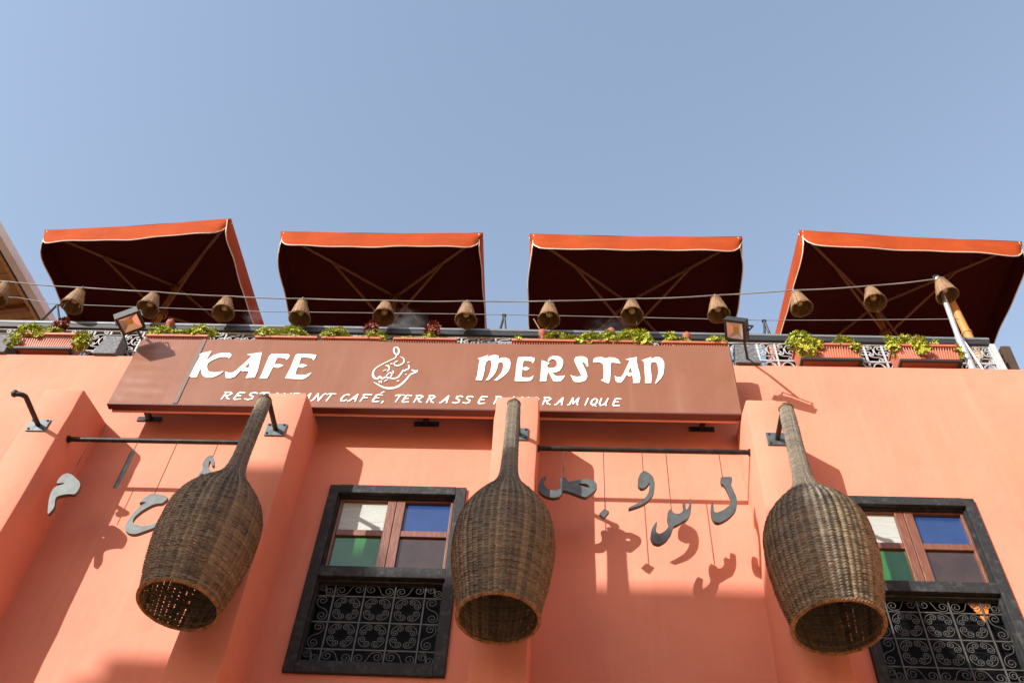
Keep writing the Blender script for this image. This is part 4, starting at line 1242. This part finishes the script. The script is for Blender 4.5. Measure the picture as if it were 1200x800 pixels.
# wooden posts at the right end
t = thing('bamboo_post', 'honey coloured wooden post behind the galvanised pole', 'post', (3.90, .60, 8.055))
MB().tube([(-.06, 0, 0), (.0, 0, 1.2), (.0, 0, 1.93)], [.045, .042, .040], 12).build('shaft', M['pinewood'], t, smooth=60)
MB().lathe([(1.40, .044), (1.405, .049), (1.43, .049), (1.435, .044)], 12).build('knot', M['pinewood'], t, smooth=40)
t = thing('wooden_stub', 'short dark wooden stub past the right end of the railing', 'post', (3.925, .30, 8.212))
MB().add([(-.045, -.04, 0), (.045, -.04, 0), (.045, .04, 0), (-.045, .04, 0), (.0, -.04, .64), (.085, -.04, .64), (.085, .04, .65), (.0, .04, .65)],
         [(0, 3, 2, 1), (0, 1, 5, 4), (1, 2, 6, 5), (2, 3, 7, 6), (3, 0, 4, 7), (4, 5, 6, 7)]).build('post', M['darkwood'], t, bevel=.005)
MB().box(-.07, .09, -.06, .06, -.004, .03).build('foot', M['traydark'], t)

# ================================================================== PARASOLS
def parasol(cx, cy, w, rz, zc, label, seed):
    rnd = random.Random(seed)
    t = thing('parasol', label, 'parasol', (cx, cy, 8.052), rz, 'square orange red parasols on the terrace')
    h, z0, rise = w / 2, zc - 8.052, .34
    n = 28
    vs, fs = [], []

    def hz(u, v):
        mx = max(abs(u), abs(v))
        mn = min(abs(u), abs(v))
        s = 1 - (mn / mx if mx > 1e-6 else 1)
        return z0 + rise * (1 - mx) ** 1.06 - .014 * mx * s * s * (1.2 - .5 * mx) + .006 * math.sin(u * 5 + seed) * math.sin(v * 4)
    for j in range(n + 1):
        for i in range(n + 1):
            u, v = 2 * i / n - 1, 2 * j / n - 1
            pull = 1 - .010 * (1 - min(abs(u), abs(v)) ** 2 if max(abs(u), abs(v)) > .99 else 0)
            vs.append((u * h * pull, v * h * pull, hz(u, v)))
    for j in range(n):
        for i in range(n):
            a = j * (n + 1) + i
            fs.append((a, a + 1, a + n + 2, a + n + 1))
    MB().add(vs, fs).build('canopy', M['canvas'], t, smooth=30, recalc=False)
    MB().add([(x * .998, y * .998, z - .006) for x, y, z in vs], [tuple(reversed(f)) for f in fs]).build('painted_shade', M['painted_shade'], t, smooth=30, recalc=False)  # dark sheet below the canvas, painted with the underside's shade
    # valances
    k = 40
    for side in range(4):
        a = side * math.pi / 2
        cs, sn = math.cos(a), math.sin(a)
        P, bottom = [], []
        for i in range(k + 1):
            u = 2 * i / k - 1
            pull = 1 - .010 * (1 - u * u)
            zt = hz(u, 1) if side % 2 else hz(u, 1)
            wave = .006 * math.sin(u * 5 + seed * 2 + side) + .004 * math.sin(u * 13 + seed)
            e = abs(u) ** 6
            drop = (.27 + .010 * math.sin(u * 3.2 + seed + side)) * (1 - .93 * abs(u) ** 20)
            for q in range(5):
                f = q / 4
                lx = u * h * pull
                ly = -h * pull - f * (.012 - wave * f) + .05 * e * f * f
                lz = zt - drop * f
                P.append((lx * cs - ly * sn, lx * sn + ly * cs, lz))
            bottom.append(P[-1])
        F = []
        for i in range(k):
            for q in range(4):
                b = i * 5 + q
                F.append((b, b + 5, b + 6, b + 1))
        va = MB().add(P, F).build('valance', M['canvas'], t, smooth=60, recalc=False)
        cx_, cy_ = -sn, cs
        MB().add([(x + cx_ * -.004 * -1, y + cy_ * .004, z) for x, y, z in P], [tuple(reversed(f)) for f in F]).build('inner_painted_shade', M['painted_shade'], va, smooth=60, recalc=False)  # same painted shade on the inner face of the valance
        MB().tube(bottom, .0058, 5).build('piping', M['piping'], va)
    # frame
    apex = z0 + rise - .03
    for sx in (-1, 1):
        for sy in (-1, 1):
            c = Vector((sx * h * .985, sy * h * .985, z0 - .03))
            top = Vector((sx * .03, sy * .03, apex))
            rb = MB().tube([top, c], .017, 6).build('rib', M['timber'], t)
            mid = top.lerp(c, .56)
            MB().tube([mid - Vector((0, 0, .01)), (sx * .05, sy * .05, apex - .50)], .014, 6).build('strut', M['timber'], rb)
    MB().tube([(0, 0, .04), (0, 0, apex + .02)], .028, 12).build('pole', M['pinewood'], t, smooth=60)
    MB().lathe([(apex - .06, .06), (apex - .02, .065), (apex, .05)], 12).build('top_hub', M['timber'], t, smooth=40)
    MB().lathe([(apex - .54, .045), (apex - .53, .062), (apex - .47, .062), (apex - .46, .045)], 12).build('slider', M['timber'], t, smooth=40)
    MB().lathe([(apex + .05, .04), (apex + .09, .045), (apex + .15, .02), (apex + .16, .001)], 12).build('finial', M['timber'], t, smooth=40)
    MB().box(-.28, .28, -.28, .28, 0, .05).lathe([(.051, .06), (.30, .05), (.32, .03)], 14).build('base', M['charcoal'], t)
    return t


parasol(-4.46, 1.00, 2.06, R(-4.5), 10.35, 'orange red parasol next to the timber canopy', 1)
parasol(-1.95, 1.11, 2.13, R(0), 10.35, 'orange red parasol above the emblem of the sign', 2)
parasol(.68, 1.15, 2.18, R(.5), 10.35, 'orange red parasol above the lettering MERSTAN', 3)
parasol(3.40, 1.16, 2.24, R(3), 10.35, 'orange red parasol behind the galvanised lamp pole', 4)

# ------------------------------------------------------------------ timber canopy at the far left
t = thing('timber_canopy', 'boarded timber canopy with off white edge at the far left of the terrace', 'canopy', (-6.105, -.05, 8.052), R(-8.6))
zc = 2.25
for i in range(16):
    yy = -.6 + i * .155
    MB().box(-2.6, -.10, yy, yy + .150, zc + .03 + .004 * (i % 2), zc + .05).build('board', M['board'], t)
MB().box(-.085, -.035, -.62, 1.9, zc - .05, zc + .05).build('edge_beam', M['pinewood'], t, bevel=.004)
MB().box(-.030, -.012, -.63, 1.91, zc - .065, zc + .055).build('fascia_trim', M['traydark'], t)
MB().box(-.010, .085, -.64, 1.92, zc - .06, zc + .06).build('fascia', M['fascia'], t, bevel=.006)
for yy in (-.35, .35, 1.05, 1.7):
    MB().box(-2.6, -.09, yy, yy + .06, zc - .06, zc + .029).build('rafter', M['timber'], t)
MB().box(-2.6, -.1, -.6, 1.9, zc + .056, zc + .09).build('roof_sheet', M['fascia'], t)
for yy in (-.2, 1.75):
    MB().box(-1.4, -1.3, yy + .2 if yy < 0 else yy, (yy + .2 if yy < 0 else yy) + .09, 0, zc - .061).build('post', M['timber'], t)

# ------------------------------------------------------------------ spray drifting from the mist line
def mist_puff(loc, size, dens):
    bm = bmesh.new()
    bmesh.ops.create_icosphere(bm, subdivisions=3, radius=1)
    m_ = bpy.data.meshes.new('mist')
    bm.to_mesh(m_)
    bm.free()
    mt = bpy.data.materials.new('water_mist')
    mt.use_nodes = True
    nt = mt.node_tree
    nt.nodes.remove(nt.nodes['Principled BSDF'])
    pv = nt.nodes.new('ShaderNodeVolumePrincipled')
    pv.inputs['Color'].default_value = (.95, .95, .95, 1)
    pv.inputs['Anisotropy'].default_value = .3
    tc = nt.nodes.new('ShaderNodeTexCoord')
    ln = nt.nodes.new('ShaderNodeVectorMath')
    ln.operation = 'LENGTH'
    nt.links.new(tc.outputs['Object'], ln.inputs[0])
    fall = nt.nodes.new('ShaderNodeMapRange')
    fall.inputs['From Min'].default_value = 1.0
    fall.inputs['From Max'].default_value = .1
    fall.interpolation_type = 'SMOOTHSTEP'
    nt.links.new(ln.outputs['Value'], fall.inputs['Value'])
    nz = nt.nodes.new('ShaderNodeTexNoise')
    nz.inputs['Scale'].default_value = 2.4
    nz.inputs['Detail'].default_value = 3
    nt.links.new(tc.outputs['Object'], nz.inputs['Vector'])
    th = nt.nodes.new('ShaderNodeMapRange')
    th.inputs['From Min'].default_value = .42
    th.inputs['From Max'].default_value = .75
    nt.links.new(nz.outputs['Fac'], th.inputs['Value'])
    mu = nt.nodes.new('ShaderNodeMath')
    mu.operation = 'MULTIPLY'
    nt.links.new(fall.outputs['Result'], mu.inputs[0])
    nt.links.new(th.outputs['Result'], mu.inputs[1])
    m2 = nt.nodes.new('ShaderNodeMath')
    m2.operation = 'MULTIPLY'
    m2.inputs[1].default_value = dens
    nt.links.new(mu.outputs[0], m2.inputs[0])
    nt.links.new(m2.outputs[0], pv.inputs['Density'])
    nt.links.new(pv.outputs['Volume'], nt.nodes['Material Output'].inputs['Volume'])
    o = obj('mist', m_, mt, None, loc)
    o.scale = size
    o['kind'] = 'stuff'
    return o


mist_puff((-1.56, .22, 9.02), (.30, .14, .22), 3.2)
mist_puff((.36, -.06, 8.62), (.26, .10, .16), 2.2)
mist_puff((-2.95, .10, 8.95), (.16, .10, .16), 1.8)
